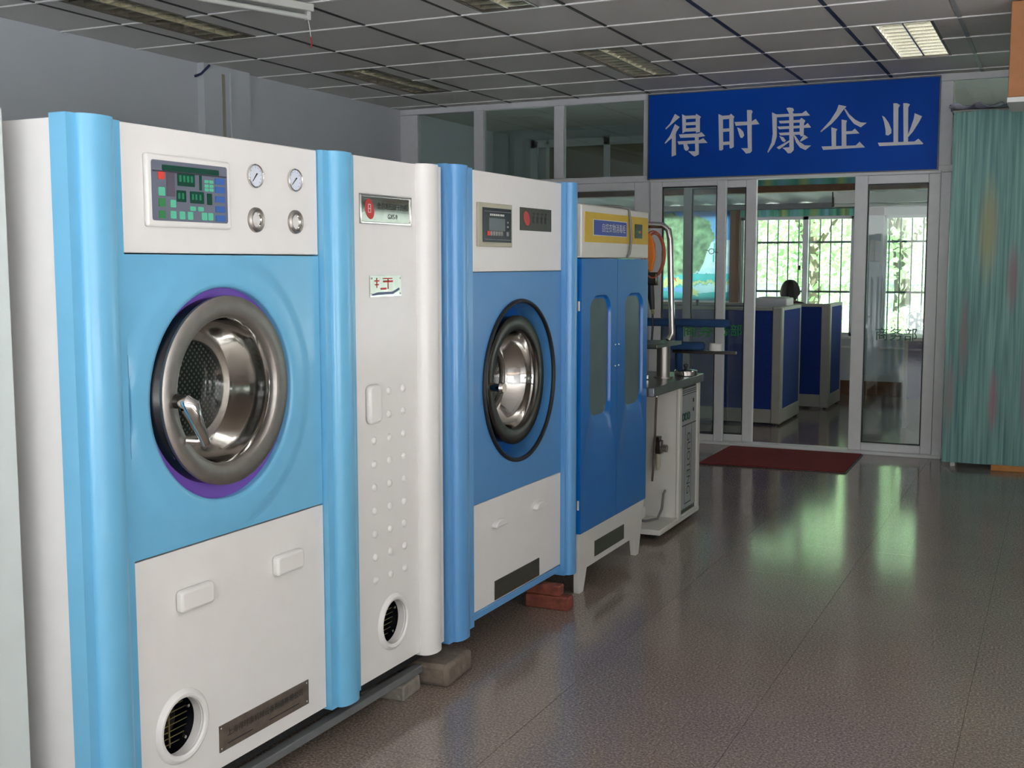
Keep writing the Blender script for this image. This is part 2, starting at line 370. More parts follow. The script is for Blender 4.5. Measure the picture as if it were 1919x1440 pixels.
def thing(name, label, cat, loc=(0, 0, 0), rotz=0.0, group=None):
    o = bpy.data.objects.new(name, None); COL.objects.link(o); o.location = loc; o.rotation_euler = (0, 0, rotz)
    o.empty_display_size = .1; o['label'] = label; o['category'] = cat
    if group: o['group'] = group
    return o
def tag(o, label, cat, group=None):
    o['label'] = label; o['category'] = cat
    if group: o['group'] = group
    return o
def struct(o, label=None):
    o['kind'] = 'structure'
    if label: o['label'] = label
    return o
def sempty(name, label=None, loc=(0, 0, 0)):
    o = bpy.data.objects.new(name, None); COL.objects.link(o); o.location = loc; return struct(o, label)
def dup(o, parent, loc):
    c = o.copy(); COL.objects.link(c); c.parent = parent; c.location = loc; return c

def text(name, s, material, parent, size, fn, align='CENTER', depth=0.0012, sx=1.0):
    """flat lettering; fn(u, v, w) -> xyz"""
    cu = bpy.data.curves.new('txt', 'FONT'); cu.body = s; cu.size = size; cu.align_x = align; cu.align_y = 'CENTER'; cu.resolution_u = 3
    ob = bpy.data.objects.new('txt', cu); COL.objects.link(ob)
    dg = bpy.context.evaluated_depsgraph_get()
    me = bpy.data.meshes.new_from_object(ob.evaluated_get(dg))
    bpy.data.objects.remove(ob); bpy.data.curves.remove(cu)
    mb = MB(); mb.add([fn(v.co.x*sx, v.co.y, depth) for v in me.vertices], [tuple(p.vertices) for p in me.polygons])
    bpy.data.meshes.remove(me)
    return mb.build(name, material, parent, smooth=False)

# ------------------------------------------------------------------ room shell
CH = 2.7153                       # ceiling height
XL, XR, YR, YP, YF = -5.22, 3.1, -2.5, 8.82, 12.8
def room():
    fl = MB().box(XL-.2, XR+.2, YR-.2, YF+.15, -.12, -.004).build('floor', 'grout'); struct(fl, 'polished brown granite floor')
    # granite tiles of the showroom
    t = MB()
    h = .2992
    t.prism([(-h, -h), (h, -h), (h, h), (-h, h)], fZ, -.018, 0)
    first = None
    for i in range(9):
        for j in range(-1, 13):
            loc = (-.821+.6*(i-2.5), 4.557+.6*(j-5.5), 0)
            if first is None: first = t.build('floor_tile', 'granite', fl); first.location = loc
            else: dup(first, fl, loc)
    MB().box(XL, -.821-1.8, YR, YP, -.02, 0).build('slab', 'granite', fl)
    MB().box(-.821+3.6, XR, YR, YP, -.02, 0).build('slab', 'granite', fl)
    MB().box(-.821-1.8, -.821+3.6, YR, 4.557-.6*7, -.02, 0).build('slab', 'granite', fl)
    MB().box(XL, XR, 4.557+.6*7+.001, YF, -.02, 0).build('slab', 'granite', fl)
    # walls
    wl = MB(); wl.box(XL-.15, XL, YR, 10.9, 0, 3.0); wl.box(XL-.15, XL, 12.6, YF, 0, 3.0); wl.box(XL-.15, XL, 10.9, 12.6, 0, .6); wl.box(XL-.15, XL, 10.9, 12.6, 1.95, 3.0)  # unseen opening in the lean-to stretch, added to let light into the office
    struct(wl.build('wall_left', 'wall'), 'grey plastered side wall')
    wr = MB()
    wr.box(XR, XR+.15, YR, YF, 0, .45); wr.box(XR, XR+.15, YR, YF, 2.35, 3.0); wr.box(XR, XR+.15, 3.0, 9.4, .45, 2.35); wr.box(XR, XR+.15, 12.5, YF, .45, 2.35); wr.box(XR, XR+.15, YR, -1.2, .45, 2.35); wr.box(XR, XR+.15, 9.4, 12.5, 1.95, 2.35)
    struct(wr.build('wall_right', 'wall'))
    wb = MB()
    wb.box(XL, XR, YR-.15, YR, 0, .2); wb.box(XL, XR, YR-.15, YR, 2.4, 3.0); wb.box(XL, -3.1, YR-.15, YR, .2, 2.4); wb.box(2.7, XR, YR-.15, YR, .2, 2.4)
    struct(wb.build('wall_rear', 'wall'))
    # street windows behind the camera and on the right
    for k, (ax, a0, a1, b0, b1) in enumerate((('Y', -3.1, 2.7, .2, 2.4), ('X', -1.2, 3.0, .45, 2.35))):
        win = sempty('window_%d' % (k+1))
        fr = MB(); n = 4
        for i in range(n+1):
            c = a0+(a1-a0)*i/n
            lo, hi = (c, c+.05) if i == 0 else ((c-.05, c) if i == n else (c-.025, c+.025))
            if ax == 'Y': fr.box(lo, hi, YR-.10, YR-.04, b0, b1)
            else: fr.box(XR+.04, XR+.10, lo, hi, b0, b1)
        for z in (b0, b1-.05):
            if ax == 'Y': fr.box(a0, a1, YR-.10, YR-.04, z, z+.05)
            else: fr.box(XR+.04, XR+.10, a0, a1, z, z+.05)
        fr.build('window_frame', 'pvc', win)
    # pilaster and stained conduit on the left wall
    pil = MB().box(XL, XL+.055, 6.19, 6.67, 0, CH).build('trim_1', 'wall'); struct(pil)
    MB().box(XL+.054, XL+.058, 6.37, 6.40, 1.2, CH-.05).build('rust_streak', 'stain', pil)
    MB().tube([(XL+.062, 6.45, z) for z in (1.2, 1.8, 2.4, CH-.03)], .008, 8).build('conduit', 'wall', pil)
    c = MB().tube([(XL+.02, 6.14, 2.62), (XL+.05, 6.17, 2.64), (XL+.08, 6.22, 2.70)], .008, 8); c.build('cable_stub', 'teen', pil)
room()

GX, GY = -4.7686, 4.4378
FIX = [(0, 0), (3, 0), (6, 0), (0, 4), (3, 4), (6, 4)]          # fixtures: tile column, first of two tile rows
def ceiling():
    ce = MB().box(XL-.2, XR+.2, YR-.2, 10.6, CH+.13, CH+.2).build('ceiling', 'tile'); struct(ce, 'suspended ceiling of grey mineral fibre tiles')
    covered = set()
    for i, j in FIX: covered |= {(i, j), (i, j+1)}
    h = .29
    first = None; strip = None
    for i in range(-1, 13):
        for j in range(-12, 8):
            cx, cy = GX+.6*(i+.5), GY+.6*(j+.5)
            if cx > XR or cy < YR+.2: continue
            if cx-h < XL:
                w0 = XL+.002
                MB().box(w0, cx+h, cy-h, min(cy+h, YP), CH, CH+.016).build('ceiling_tile', 'tile', ce); continue
            if cy+h > YP:
                MB().box(cx-h, cx+h, cy-h, YP, CH, CH+.016).build('ceiling_tile', 'tile', ce); continue
            if (i, j) in covered:
                for sx in (-1, 1):
                    if strip is None: strip = MB().box(-.066, .066, -h, h, 0, .016).build('filler_strip', 'tile', ce); strip.location = (cx+sx*.226, cy, CH)
                    else: dup(strip, ce, (cx+sx*.226, cy, CH))
                continue
            if first is None:
                first = MB().box(-h, h, -h, h, 0, .016).build('ceiling_tile', 'tile', ce, bevel=.002); first.location = (cx, cy, CH)
            else: dup(first, ce, (cx, cy, CH))
    for i in range(0, 13):
        x = GX+.6*i
        if x > XR: continue
        m = 'teed' if i < 5 else ('teen' if i < 7 else 'teel')  # dark grey and navy tones stand in for the shadow gap along the runners
        wd = .008 if i < 5 else .011
        MB().box(x-wd, x+wd, YR, YP, CH-.004, CH+.006).build('runner', m, ce)
    for j in range(-11, 8):
        y = GY+.6*j
        cuts = sorted((GX+.6*(i+.5)-.155, GX+.6*(i+.5)+.155) for i, k in FIX if j == k+1)      # no tee across a light
        x0 = XL
        for a, b in cuts+[(XR, XR)]:
            MB().box(x0, a, y-.007, y+.007, CH-.006, CH+.005).build('cross_tee', 'tee', ce); x0 = b
    # ceiling over the office front
    MB().box(XL, XR, YP+.03, 10.6, CH, CH+.016).build('office_ceiling', 'tile', ce)
ceiling()

def light_fixture(i, j, lit, label):
    x, y0, y1 = GX+.6*(i+.5), GY+.6*j+.012, GY+.6*(j+2)-.012
    t = thing('ceiling_light', label, 'ceiling light', (x, (y0+y1)/2, CH), 0, 'recessed louvred lights')
    L = (y1-y0)/2; W = .15
    hb = MB()
    hb.box(-W, W, -L, L, .105, .11); hb.box(-W, -W+.006, -L, L, .002, .106); hb.box(W-.006, W, -L, L, .002, .106); hb.box(-W, W, -L, -L+.006, .002, .106); hb.box(-W, W, L-.006, L, .002, .106)
    hb.build('housing', 'lhouse' if not lit else 'white_pl', t)  # lit fixture alone gets a white housing, its glow put into the colour
    fb = MB()
    for s in (-1, 1): fb.box(min(s*W, s*(W+.012)), max(s*W, s*(W+.012)), -L, L, -.004, .006)
    for s in (-1, 1): fb.box(-W, W, min(s*L, s*(L-.012)), max(s*L, s*(L-.012)), -.004, .006)
    fb.build('rim', 'lhouse', t)
    MB().prism([(-.005, .0), (.005, .0), (.012, .045), (-.012, .045)], fY, -L+.014, L-.014).build('centre_spine', 'louver', t)
    n = 11
    fin = None
    for k in range(n):
        yy = -L+.06+(2*L-.12)*k/(n-1)
        if fin is None:
            fin = MB().prism([(-.002, .0), (.002, .0), (.008, .042), (-.008, .042)], lambda a, b, c: (c, a, b), -W+.008, W-.008).build('louver_fin', 'louver', t); fin.location = (0, yy, 0)
        else: dup(fin, t, (0, yy, 0))
    for s in (-1, 1):
        MB().cyl((s*.075, -L+.03, .075), (s*.075, L-.03, .075), .013, n=12).build('tube_lamp', 'tubeon' if lit else 'tubeoff', t)
for (i, j), lab in zip(FIX, ('dark louvred ceiling light nearest the left wall at the front', 'unlit louvred ceiling light cut by the top edge of the picture', 'louvred ceiling light above the aisle before the lit one',
                             'unlit louvred ceiling light above the gap by the white partition posts', 'unlit brown louvred ceiling light just left of the blue sign', 'only switched-on louvred ceiling light, glowing white above the sign')):
    light_fixture(i, j, (i, j) == (6, 4), lab)

# ------------------------------------------------------------------ glazed partition to the office
def partition():
    y0, y1 = YP-.03, YP+.03
    def fr(mb, x0, x1, z0, z1, d=0.0): mb.box(x0, x1, y0-d, y1+d, z0, z1)
    def glazed(n, x0, x1, z0, z1, posts, glass='glassd'):
        """one glazed field: frame bars and panes between the posts"""
        w = sempty('window_%d' % n)
        f = MB()
        for p0, p1 in posts: fr(f, p0, p1, z0, z1)
        f.build('window_frame', 'pvc', w, bevel=.004)
        for k in range(len(posts)-1):
            MB().box(posts[k][1]-.002, posts[k+1][0]+.002, YP-.003, YP+.003, z0, z1).build('pane', glass, w)
        return w
    tr = MB(); fr(tr, XL, XR, 2.665, CH-.001, .004); struct(tr.build('trim_2', 'pvc', bevel=.004), 'top rail of the partition')
    tr = MB(); fr(tr, XL, XR, 2.036, 2.085, .004); struct(tr.build('trim_3', 'pvc', bevel=.004), 'transom rail of the partition')
    glazed(3, XL, -2.97, 2.085, 2.665, [(XL, -5.05), (-4.51, -4.42), (-3.782, -3.697), (-3.02, -2.965)], 'glassg')
    glazed(4, -.845, XR, 2.085, 2.665, [(-.84, -.75), (.1, .17), (.95, 1.02), (1.8, 1.87), (XR-.06, XR)], 'glassg')
    w = glazed(5, XL, -2.95, .0, 2.036, [(XL, -5.05), (-4.51, -4.42), (-3.782, -3.697), (-3.09, -2.955)], 'glassdoor')
    b = MB()
    for x0, x1 in ((-5.05, -4.51), (-4.42, -3.782), (-3.697, -3.09)): b.box(x0, x1, y0, y1, 1.976, 2.036); b.box(x0, x1, y0, y1, 0, .09)
    b.build('window_rail', 'pvc', w, bevel=.004)
    w = glazed(6, -.813, XR, .0, 2.036, [(-.813, -.745), (-.02, .05), (.72, .79), (1.5, 1.57), (2.28, 2.35), (XR-.06, XR)], 'glassdoor')
    b = MB(); b.box(-.745, XR-.06, y0, y1, 0, .075); b.box(-.745, XR-.06, y0, y1, 1.97, 2.036); b.build('window_rail', 'pvc', w, bevel=.004)
    # door leaves
    def leaf(n, yc, xa, xb, xc, xd, zb, zt, label, full=True):
        d = sempty('door_%d' % n, label)
        f = MB()
        f.box(xa, xb, yc-.022, yc+.022, .022, 2.03); f.box(xc, xd, yc-.022, yc+.022, .022, 2.03)
        f.box(xb, xc, yc-.022, yc+.022, .022, zb); f.box(xb, xc, yc-.022, yc+.022, zt, 2.03)
        f.build('door_frame', 'pvc', d, bevel=.005)
        s = MB()
        for (a, b2, c, e) in ((xb, xb+.008, zb, zt), (xc-.008, xc, zb, zt), (xb, xc, zb, zb+.008), (xb, xc, zt-.008, zt)): s.box(a, b2, yc-.012, yc+.012, c, e)
        s.build('glazing_seal', 'black', d)
        MB().box(xb+.002, xc-.002, yc-.003, yc+.003, zb+.002, zt-.002).build('pane', 'glassdoor', d)
        return d
    d1 = leaf(1, YP-.035, -2.95, -2.853, -2.417, -2.347, .075, 1.99, 'white framed fixed glass leaf left of the doorway')
    d2 = leaf(2, YP+.03, -2.70, -2.635, -2.209, -2.13, .075, 1.975, 'sliding glass leaf pushed open behind the fixed leaf')
    d3 = leaf(3, YP-.005, -1.402, -1.31, -.893, -.815, .08, 1.968, 'sliding glass leaf right of the doorway')
    for d, cx, yy, m, sz in ((d1, -2.50, YP-.041, 'green', .12), (d2, -2.37, YP+.022, 'green', .10), (d3, -1.085, YP-.011, 'greend', .10)):
        text('lettering', '商务部', m, d, sz, lambda u, v, w, cx=cx, yy=yy: (cx+u, yy-w, .878+v))
    # ring pull with its wire on the left leaf
    MB().lathe((-2.452, YP-.062, 1.492), [(.020+.0025*math.cos(t*PI/4), .0025*math.sin(t*PI/4)) for t in range(8)], 'Y', 24, closed=True).build('ring_pull', 'black', d1)
    MB().tube([(-2.505, YP-.06, 1.502), (-2.472, YP-.06, 1.496)], .0022, 6).add([], []).tube([(-2.432, YP-.06, 1.488), (-2.40, YP-.058, 1.482)], .0022, 6).build('ring_wire', 'black', d1)
    th = MB(); th.box(-2.955, -.745, YP-.07, YP+.07, -.001, .022); th.build('trim_4', 'pvc', bevel=.004); struct(bpy.data.objects['trim_4'], 'threshold of the sliding door')
    tk = MB(); tk.box(-2.955, -.813, YP-.06, YP+.06, 2.03, 2.05); struct(tk.build('trim_5', 'pvc'))
partition()

# ------------------------------------------------------------------ hanging sign over the office door
STROKES=[[[(-2.754,2.542),(-2.715,2.516),(-2.747,2.491),(-2.825,2.429),(-2.83,2.436),(-2.793,2.471)],[(-2.753,2.465),(-2.717,2.441),(-2.741,2.407),(-2.746,2.385),(-2.742,2.23),(-2.776,2.22),(-2.777,2.36),(-2.829,2.32),(-2.834,2.325),(-2.792,2.378)],[(-2.697,2.536),(-2.668,2.521),(-2.665,2.408),(-2.692,2.392)],[(-2.682,2.523),(-2.585,2.522),(-2.585,2.498),(-2.677,2.498)],[(-2.586,2.534),(-2.549,2.509),(-2.557,2.496),(-2.555,2.396),(-2.586,2.391),(-2.59,2.518)],[(-2.672,2.472),(-2.582,2.474),(-2.582,2.45),(-2.672,2.451)],[(-2.671,2.428),(-2.582,2.43),(-2.581,2.403),(-2.671,2.403)],[(-2.721,2.385),(-2.565,2.385),(-2.542,2.394),(-2.513,2.363),(-2.564,2.357),(-2.708,2.359)],[(-2.731,2.333),(-2.559,2.334),(-2.528,2.348),(-2.494,2.311),(-2.564,2.311),(-2.721,2.309)],[(-2.594,2.36),(-2.564,2.359),(-2.56,2.227),(-2.594,2.213),(-2.613,2.225),(-2.646,2.255),(-2.589,2.252)],[(-2.684,2.311),(-2.656,2.31),(-2.639,2.279),(-2.646,2.263),(-2.662,2.259),(-2.676,2.271)]],[[(-2.413,2.522),(-2.379,2.506),(-2.372,2.258),(-2.387,2.249),(-2.403,2.253)],[(-2.39,2.507),(-2.327,2.509),(-2.326,2.482),(-2.385,2.48)],[(-2.318,2.52),(-2.29,2.495),(-2.297,2.483),(-2.291,2.272),(-2.313,2.261),(-2.323,2.265),(-2.33,2.504)],[(-2.381,2.411),(-2.323,2.412),(-2.323,2.389),(-2.381,2.387)],[(-2.38,2.313),(-2.32,2.314),(-2.319,2.291),(-2.379,2.289)],[(-2.288,2.456),(-2.157,2.454),(-2.129,2.471),(-2.1,2.431),(-2.157,2.429),(-2.279,2.428)],[(-2.196,2.539),(-2.163,2.538),(-2.153,2.526),(-2.16,2.507),(-2.153,2.236),(-2.166,2.222),(-2.197,2.219),(-2.21,2.236),(-2.235,2.26),(-2.184,2.258)],[(-2.268,2.416),(-2.245,2.406),(-2.222,2.382),(-2.213,2.355),(-2.226,2.336),(-2.241,2.338),(-2.251,2.361)]],[[(-1.902,2.536),(-1.883,2.54),(-1.855,2.535),(-1.847,2.518),(-1.863,2.496),(-1.882,2.497)],[(-1.994,2.496),(-1.788,2.493),(-1.761,2.511),(-1.729,2.474),(-1.976,2.474)],[(-2.008,2.512),(-1.974,2.495),(-1.972,2.474),(-1.969,2.333),(-1.985,2.279),(-2.031,2.218),(-2.036,2.225),(-2.007,2.292),(-1.999,2.356)],[(-1.882,2.503),(-1.851,2.501),(-1.842,2.23),(-1.862,2.209),(-1.884,2.208),(-1.902,2.23),(-1.926,2.25),(-1.874,2.252)],[(-1.957,2.447),(-1.8,2.447),(-1.799,2.427),(-1.947,2.428)],[(-1.791,2.461),(-1.762,2.439),(-1.771,2.421),(-1.772,2.328),(-1.793,2.327),(-1.801,2.342),(-1.803,2.447)],[(-1.965,2.406),(-1.765,2.405),(-1.744,2.42),(-1.719,2.387),(-1.953,2.386)],[(-1.954,2.36),(-1.798,2.361),(-1.797,2.34),(-1.943,2.341)],[(-1.951,2.337),(-1.921,2.327),(-1.901,2.302),(-1.912,2.29),(-1.927,2.297)],[(-1.873,2.303),(-1.873,2.291),(-1.949,2.239),(-1.969,2.254)],[(-1.767,2.337),(-1.738,2.316),(-1.792,2.289),(-1.798,2.294)],[(-1.848,2.345),(-1.831,2.331),(-1.8,2.287),(-1.761,2.26),(-1.716,2.257),(-1.756,2.226),(-1.795,2.245),(-1.826,2.284)]],[[(-1.526,2.539),(-1.471,2.524),(-1.492,2.502),(-1.531,2.45),(-1.572,2.407),(-1.647,2.35),(-1.652,2.356),(-1.585,2.428),(-1.541,2.496)],[(-1.488,2.506),(-1.477,2.507),(-1.449,2.466),(-1.407,2.427),(-1.37,2.406),(-1.326,2.401),(-1.367,2.371),(-1.415,2.398),(-1.457,2.45)],[(-1.503,2.433),(-1.465,2.424),(-1.47,2.405),(-1.464,2.239),(-1.497,2.24)],[(-1.471,2.348),(-1.426,2.348),(-1.408,2.364),(-1.375,2.328),(-1.47,2.327)],[(-1.574,2.381),(-1.531,2.366),(-1.54,2.351),(-1.537,2.242),(-1.568,2.243)],[(-1.641,2.247),(-1.398,2.244),(-1.372,2.269),(-1.333,2.227),(-1.629,2.222)]],[[(-1.147,2.527),(-1.124,2.526),(-1.101,2.512),(-1.112,2.493),(-1.106,2.251),(-1.138,2.252)],[(-1.08,2.524),(-1.053,2.522),(-1.035,2.513),(-1.046,2.492),(-1.039,2.248),(-1.069,2.249)],[(-1.222,2.445),(-1.205,2.435),(-1.176,2.394),(-1.155,2.344),(-1.155,2.319),(-1.176,2.303),(-1.193,2.309),(-1.195,2.346),(-1.207,2.401)],[(-1.001,2.45),(-0.951,2.426),(-0.969,2.389),(-1.008,2.323),(-1.041,2.285),(-1.041,2.302),(-1.022,2.358),(-1.006,2.413)],[(-1.246,2.256),(-0.997,2.254),(-0.97,2.272),(-0.936,2.237),(-0.943,2.232),(-1.234,2.232)]]]
def sign():
    t = thing('shop_sign', 'blue sign board with large white Chinese characters above the glass doors', 'sign', (-1.9, 8.765, 2.055))
    o = (1.9, -8.765, -2.055)
    MB(o).box(-2.966, -.840, 8.755, 8.787, 2.056, 2.694).build('board', 'sign', t, bevel=.003)
    f = MB(o)
    for (a, b, c, d) in ((-2.972, -.834, 2.694, 2.702), (-2.972, -.834, 2.048, 2.056), (-2.972, -2.966, 2.048, 2.702), (-.840, -.834, 2.048, 2.702)): f.box(a, b, 8.75, 8.787, c, d)
    f.build('edge_trim', 'greyrail', t)
    for ch in STROKES:
        mb = MB(o)
        for k, st in enumerate(ch):
            mb.prism([(a, b) for a, b in st], fY, 8.7545-.0001*k, 8.751-.0001*k)
        mb.build('character', 'signtx', t, smooth=False)
sign()

# ------------------------------------------------------------------ the row of machines along the wall
TH = .0152; BX, BY = -1.885, 1.972          # row base point and its slight turn against the room
def row_thing(name, label, cat, s0):
    return thing(name, label, cat, (BX+math.sin(TH)*s0, BY+math.cos(TH)*s0, 0), -TH)

def column_profile(y0, y1, a, b, step=.018, rise=.026, back=-.03):
    """plan outline of a pressed corner column: step, half-round swelling, flat tail"""
    p = [(back, y0), (step, y0)]
    n = 16
    for k in range(n+1):
        t = PI*k/n
        p.append((step+rise*math.sin(t)**.8 if 0 < k < n else step, y0+a+b*(1-math.cos(t))/2))
    e = y0+a+b
    if y1 > e+.01: p += [(-.006, e+.001), (-.006, e+.006), (.003, e+.008), (.003, y1)]
    p += [(back, min(y1, max(y1, e)))]
    return p
def column(name, parent, off, y0, y1, z0, z1, a, b, material, step=.018, rise=.026):
    p = column_profile(y0, y1, a, b, step, rise)
    return MB(off).prism(p[::-1] if False else p, fZ, z0, z1).build(name, material, parent, angle=28)

def key(parent, off, y0, y1, z0, z1, x, material, name='key', th=.0025):
    return MB(off).prism(rrect(y0, y1, z0, z1, min(.002, (y1-y0)*.2), 2), fX, x, x+th).build(name, material, parent, smooth=False)

def porthole(parent, off, cy, cz, R, Ro):
    tr = MB(off).lathe((0, cy, cz), [(R, -.02), (R, .006), (R+.004, .010), ((R+Ro)/2, .011), (Ro-.003, .006), (Ro, .0005)], 'X', 56).build('porthole_trim', 'white', parent)
    MB(off).lathe((0, cy, cz), [(R+.002, -.02), (R+.002, -.11), (.0001, -.11)], 'X', 40).build('porthole_well', 'blackgl', tr)
    g = MB(off)
    for k in range(8):
        z = cz-R*.78+R*1.56*k/7; hw = math.sqrt(max(.0001, (R*.92)**2-(z-cz)**2))
        g.box(-.044, -.042, cy-hw, cy+hw, z-.0007, z+.0007)
    g.box(-.044, -.041, cy-.0015, cy+.0015, cz-R*.9, cz+R*.9)
    g.build('guard_wires', 'wire', tr)
    bl = MB(off).lathe((-.075, cy, cz), [(.012, .0), (R*.7, .004), (R*.7, .008), (.012, .012)], 'X', 32).build('fan_disc', 'dsteel', tr)
    for t in (.5, 2.2, 4.1, 5.4):
        MB(off).lathe((-.03, cy+R*.85*math.cos(t), cz+R*.85*math.sin(t)), [(.0001, .006), (.004, .005), (.005, 0)], 'X', 10).build('bolt', 'chrome', tr)
    return tr

def round_door(parent, off, cy, cz, xb, xf, R, Ri, depth, Rb, ringmat, side='blackgl', glass=True, shift=0.0):
    n = 72; sv = []
    for r_, x_, dy in ((R-.004, xb, -shift), (R-.006, xf-.012, 0), (Ri+.006, xf-.012, 0)):
        sv += [(x_, cy+dy+r_*math.cos(2*PI*q/n), cz+r_*math.sin(2*PI*q/n)) for q in range(n)]
    d = MB(off).add(sv, [(k*n+q, k*n+(q+1) % n, (k+1)*n+(q+1) % n, (k+1)*n+q) for k in range(2) for q in range(n)]).build('door', side, parent)
    MB(off).lathe((0, cy, cz), [(R-.004, xf-.014), (R, xf-.011), (R, xf-.003), (R-.004, xf), (Ri+.008, xf-.001), (Ri+.003, xf-.004), (Ri, xf-.010), (Ri, xf-.02)], 'X', 96).build('ring', ringmat, d, angle=50)
    b = MB(off).lathe((0, cy, cz), [(Ri, xf-.02), (Ri-.004, xf-.03), (Ri*.93+Rb*.07, xf-depth*.35), (Ri*.75+Rb*.25, xf-depth*.65), (Rb+.014, xf-depth*.93), (Rb+.010, xf-depth)], 'X', 96).build('bowl', 'polish', d, angle=60)
    MB(off).lathe((0, cy, cz), [(Rb+.012, xf-depth), (Rb-.002, xf-depth+.004), (Rb-.014, xf-depth+.002), (Rb-.016, xf-depth-.006)], 'X', 72).build('bowl_rim', 'steel', d)
    MB((0, 0, 0)).lathe((0, 0, 0), [(Rb, 0), (Rb*.7, .004), (Rb*.35, .007), (.0001, .008)], 'X', 48).build('perforated_plate', 'dots', d).location = (off[0]+xf-depth-.012, off[1]+cy, off[2]+cz)
    if glass: MB(off).lathe((0, cy, cz), [(Rb-.012, xf-depth+.003), (Rb*.6, xf-depth+.011), (.0001, xf-depth+.014)], 'X', 40).build('sight_glass', 'glass', d)
    return d

def nameplate(parent, off, y0, y1, z0, z1, material, name='nameplate', x=.0005, screws=True):
    p = MB(off).box(x-.001, x+.0022, y0, y1, z0, z1).build(name, material, parent)
    if screws:
        for yy in (y0+.008, y1-.008):
            for zz in (z0+.008, z1-.008): MB(off).lathe((x+.002, yy, zz), [(.0001, .0022), (.0025, .0018), (.0034, 0)], 'X', 10).build('screw', 'chrome', p)
    return p

def dry_cleaner():
    t = row_thing('dry_cleaning_machine', 'large sky blue and white dry-cleaning machine with big round steel door and purple ring', 'machine', 0)
    O = (0, 0, 0)
    b = MB(); b.box(-1.15, -.026, -.160, -.140, .118, 1.697); b.box(-1.15, -.026, 1.38, 1.400, .118, 1.697); b.box(-1.15, -1.13, -.14, 1.38, .118, 1.697); b.box(-1.13, -.026, -.14, 1.38, 1.68, 1.697); b.box(-1.13, -.026, -.14, 1.38, .118, .135)
    b.build('body', 'white_side', t)
    MB().box(-1.10, -.035, -.15, 1.40, .078, .119).build('base_frame', 'blackfr', t)
    MB().box(-.030, .002, -.155, 1.275, .050, .074).build('base_rail', 'greyrail', t, bevel=.003)
    MB().box(-1.10, -1.06, -.155, 1.41, .0, .078).build('rear_skid', 'greyrail', t)
    column('column', t, O, -.165, 0, .112, 1.706, .026, .096, 'blue')
    column('column', t, O, .735, .908, .112, 1.706, .028, .098, 'blue')
    column('column', t, O, 1.257, 1.416, .112, 1.709, .0005, .105, 'white', step=.004, rise=.038)
    # upper panel with control panel, gauges
    up = MB().box(-.024, 0, .0025, .7325, 1.4185, 1.705).build('upper_panel', 'white', t, bevel=.003)
    cp = MB().prism(rrect(.068, .356, 1.478, 1.643, .006, 4), fX, -.002, .012).build('control_panel', 'white', t, bevel=.006, seg=3)
    u0, u1, z0, z1 = .082, .340, 1.4925, 1.629
    MB().prism(rrect(u0, u1, z0, z1, .006, 4), fX, .010, .0135).build('keypad', 'panelgrey', cp, smooth=False)
    U = lambda u: u0+(u1-u0)*u
    Z = lambda v: z1-(z1-z0)*v
    def k(a, b, c, d, m, name='key', th=.0018, x=.0133): return key(cp, O, U(a), U(b), Z(d), Z(c), x, m, name, th)
    k(.13, .88, .07, .165, 'lcd', 'display')
    k(.01, .99, .175, .183, 'slot', 'divider', .0006)
    k(.075, .155, .19, .315, 'keyr'); k(.075, .155, .445, .585, 'keyg'); k(.075, .155, .63, .77, 'keydg'); k(.075, .155, .835, .965, 'keydg')
    k(.18, .28, .185, .59, 'slot', 'indicator_strip'); k(.32, .545, .185, .40, 'lcd', 'display'); k(.305, .425, .475, .67, 'lcd', 'display'); k(.48, .665, .475, .68, 'lcd', 'display'); k(.71, .775, .49, .69, 'lcd', 'display'); k(.61, .64, .19, .45, 'lcd', 'display')
    for a in (.34, .39, .44, .49): k(a, a+.028, .22, .33, 'lcdt', 'digit', .0006, .015)
    for a in (.50, .545, .60): k(a, a+.024, .52, .62, 'lcdt', 'digit', .0006, .015)
    k(.32, .345, .52, .62, 'lcdt', 'digit', .0006, .015); k(.37, .395, .52, .62, 'lcdt', 'digit', .0006, .015)
    for a in (.675, .74):
        for b in (.26, .335, .40): k(a, a+.058, b, b+.055, 'keyg')
    k(.22, .29, .645, .77, 'keyg'); k(.22, .29, .83, .96, 'keyg'); k(.335, .405, .83, .965, 'keyg'); k(.44, .51, .83, .965, 'keyg')
    k(.475, .55, .735, .81, 'keyg'); k(.58, .655, .735, .81, 'keyg'); k(.63, .70, .83, .96, 'keyg'); k(.715, .785, .83, .96, 'keyg')
    for b in (.21, .36, .525, .70, .86): k(.825, .955, b, b+.11, 'keyb')
    for yy, ang in ((.463, .85), (.629, .75)):
        g = MB().lathe((0, yy, 1.617), [(.0305, -.004), (.0305, .006), (.0285, .008), (.0265, .006), (.0265, .003)], 'X', 40).build('pressure_gauge', 'chrome', t)
        MB().lathe((0, yy, 1.617), [(.0268, .003), (.0001, .0032)], 'X', 32).build('dial', 'dial', g)
        n = MB(); dy, dz = math.cos(ang), math.sin(ang)
        n.tube([(.0045, yy-.018*dy, 1.617-.018*dz), (.0045, yy, 1.617), (.0045, yy+.008*dy, 1.617+.008*dz)], [.0009, .0012, .002], 6); n.build('needle', 'ink', g)
        tk = MB()
        for q in range(11):
            a = PI*1.25-PI*1.5*q/10
            tk.box(.0032, .0036, yy+.022*math.cos(a)-.0006, yy+.022*math.cos(a)+.0006, 1.617+.022*math.sin(a)-.0012, 1.617+.022*math.sin(a)+.0012)
        tk.build('scale_marks', 'keyb', g)
        s = MB().lathe((0, yy, 1.506), [(.032, 0), (.031, .006), (.026, .010), (.021, .008), (.020, .004)], 'X', 40).build('indicator_ring', 'steel', t)
        MB().lathe((0, yy, 1.506), [(.0205, .004), (.014, -.010), (.0001, -.012)], 'X', 28).build('lens', 'polish', s)
    # blue door panel with the swelling round the opening
    cy, cz = .327, 1.073
    dp = MB()
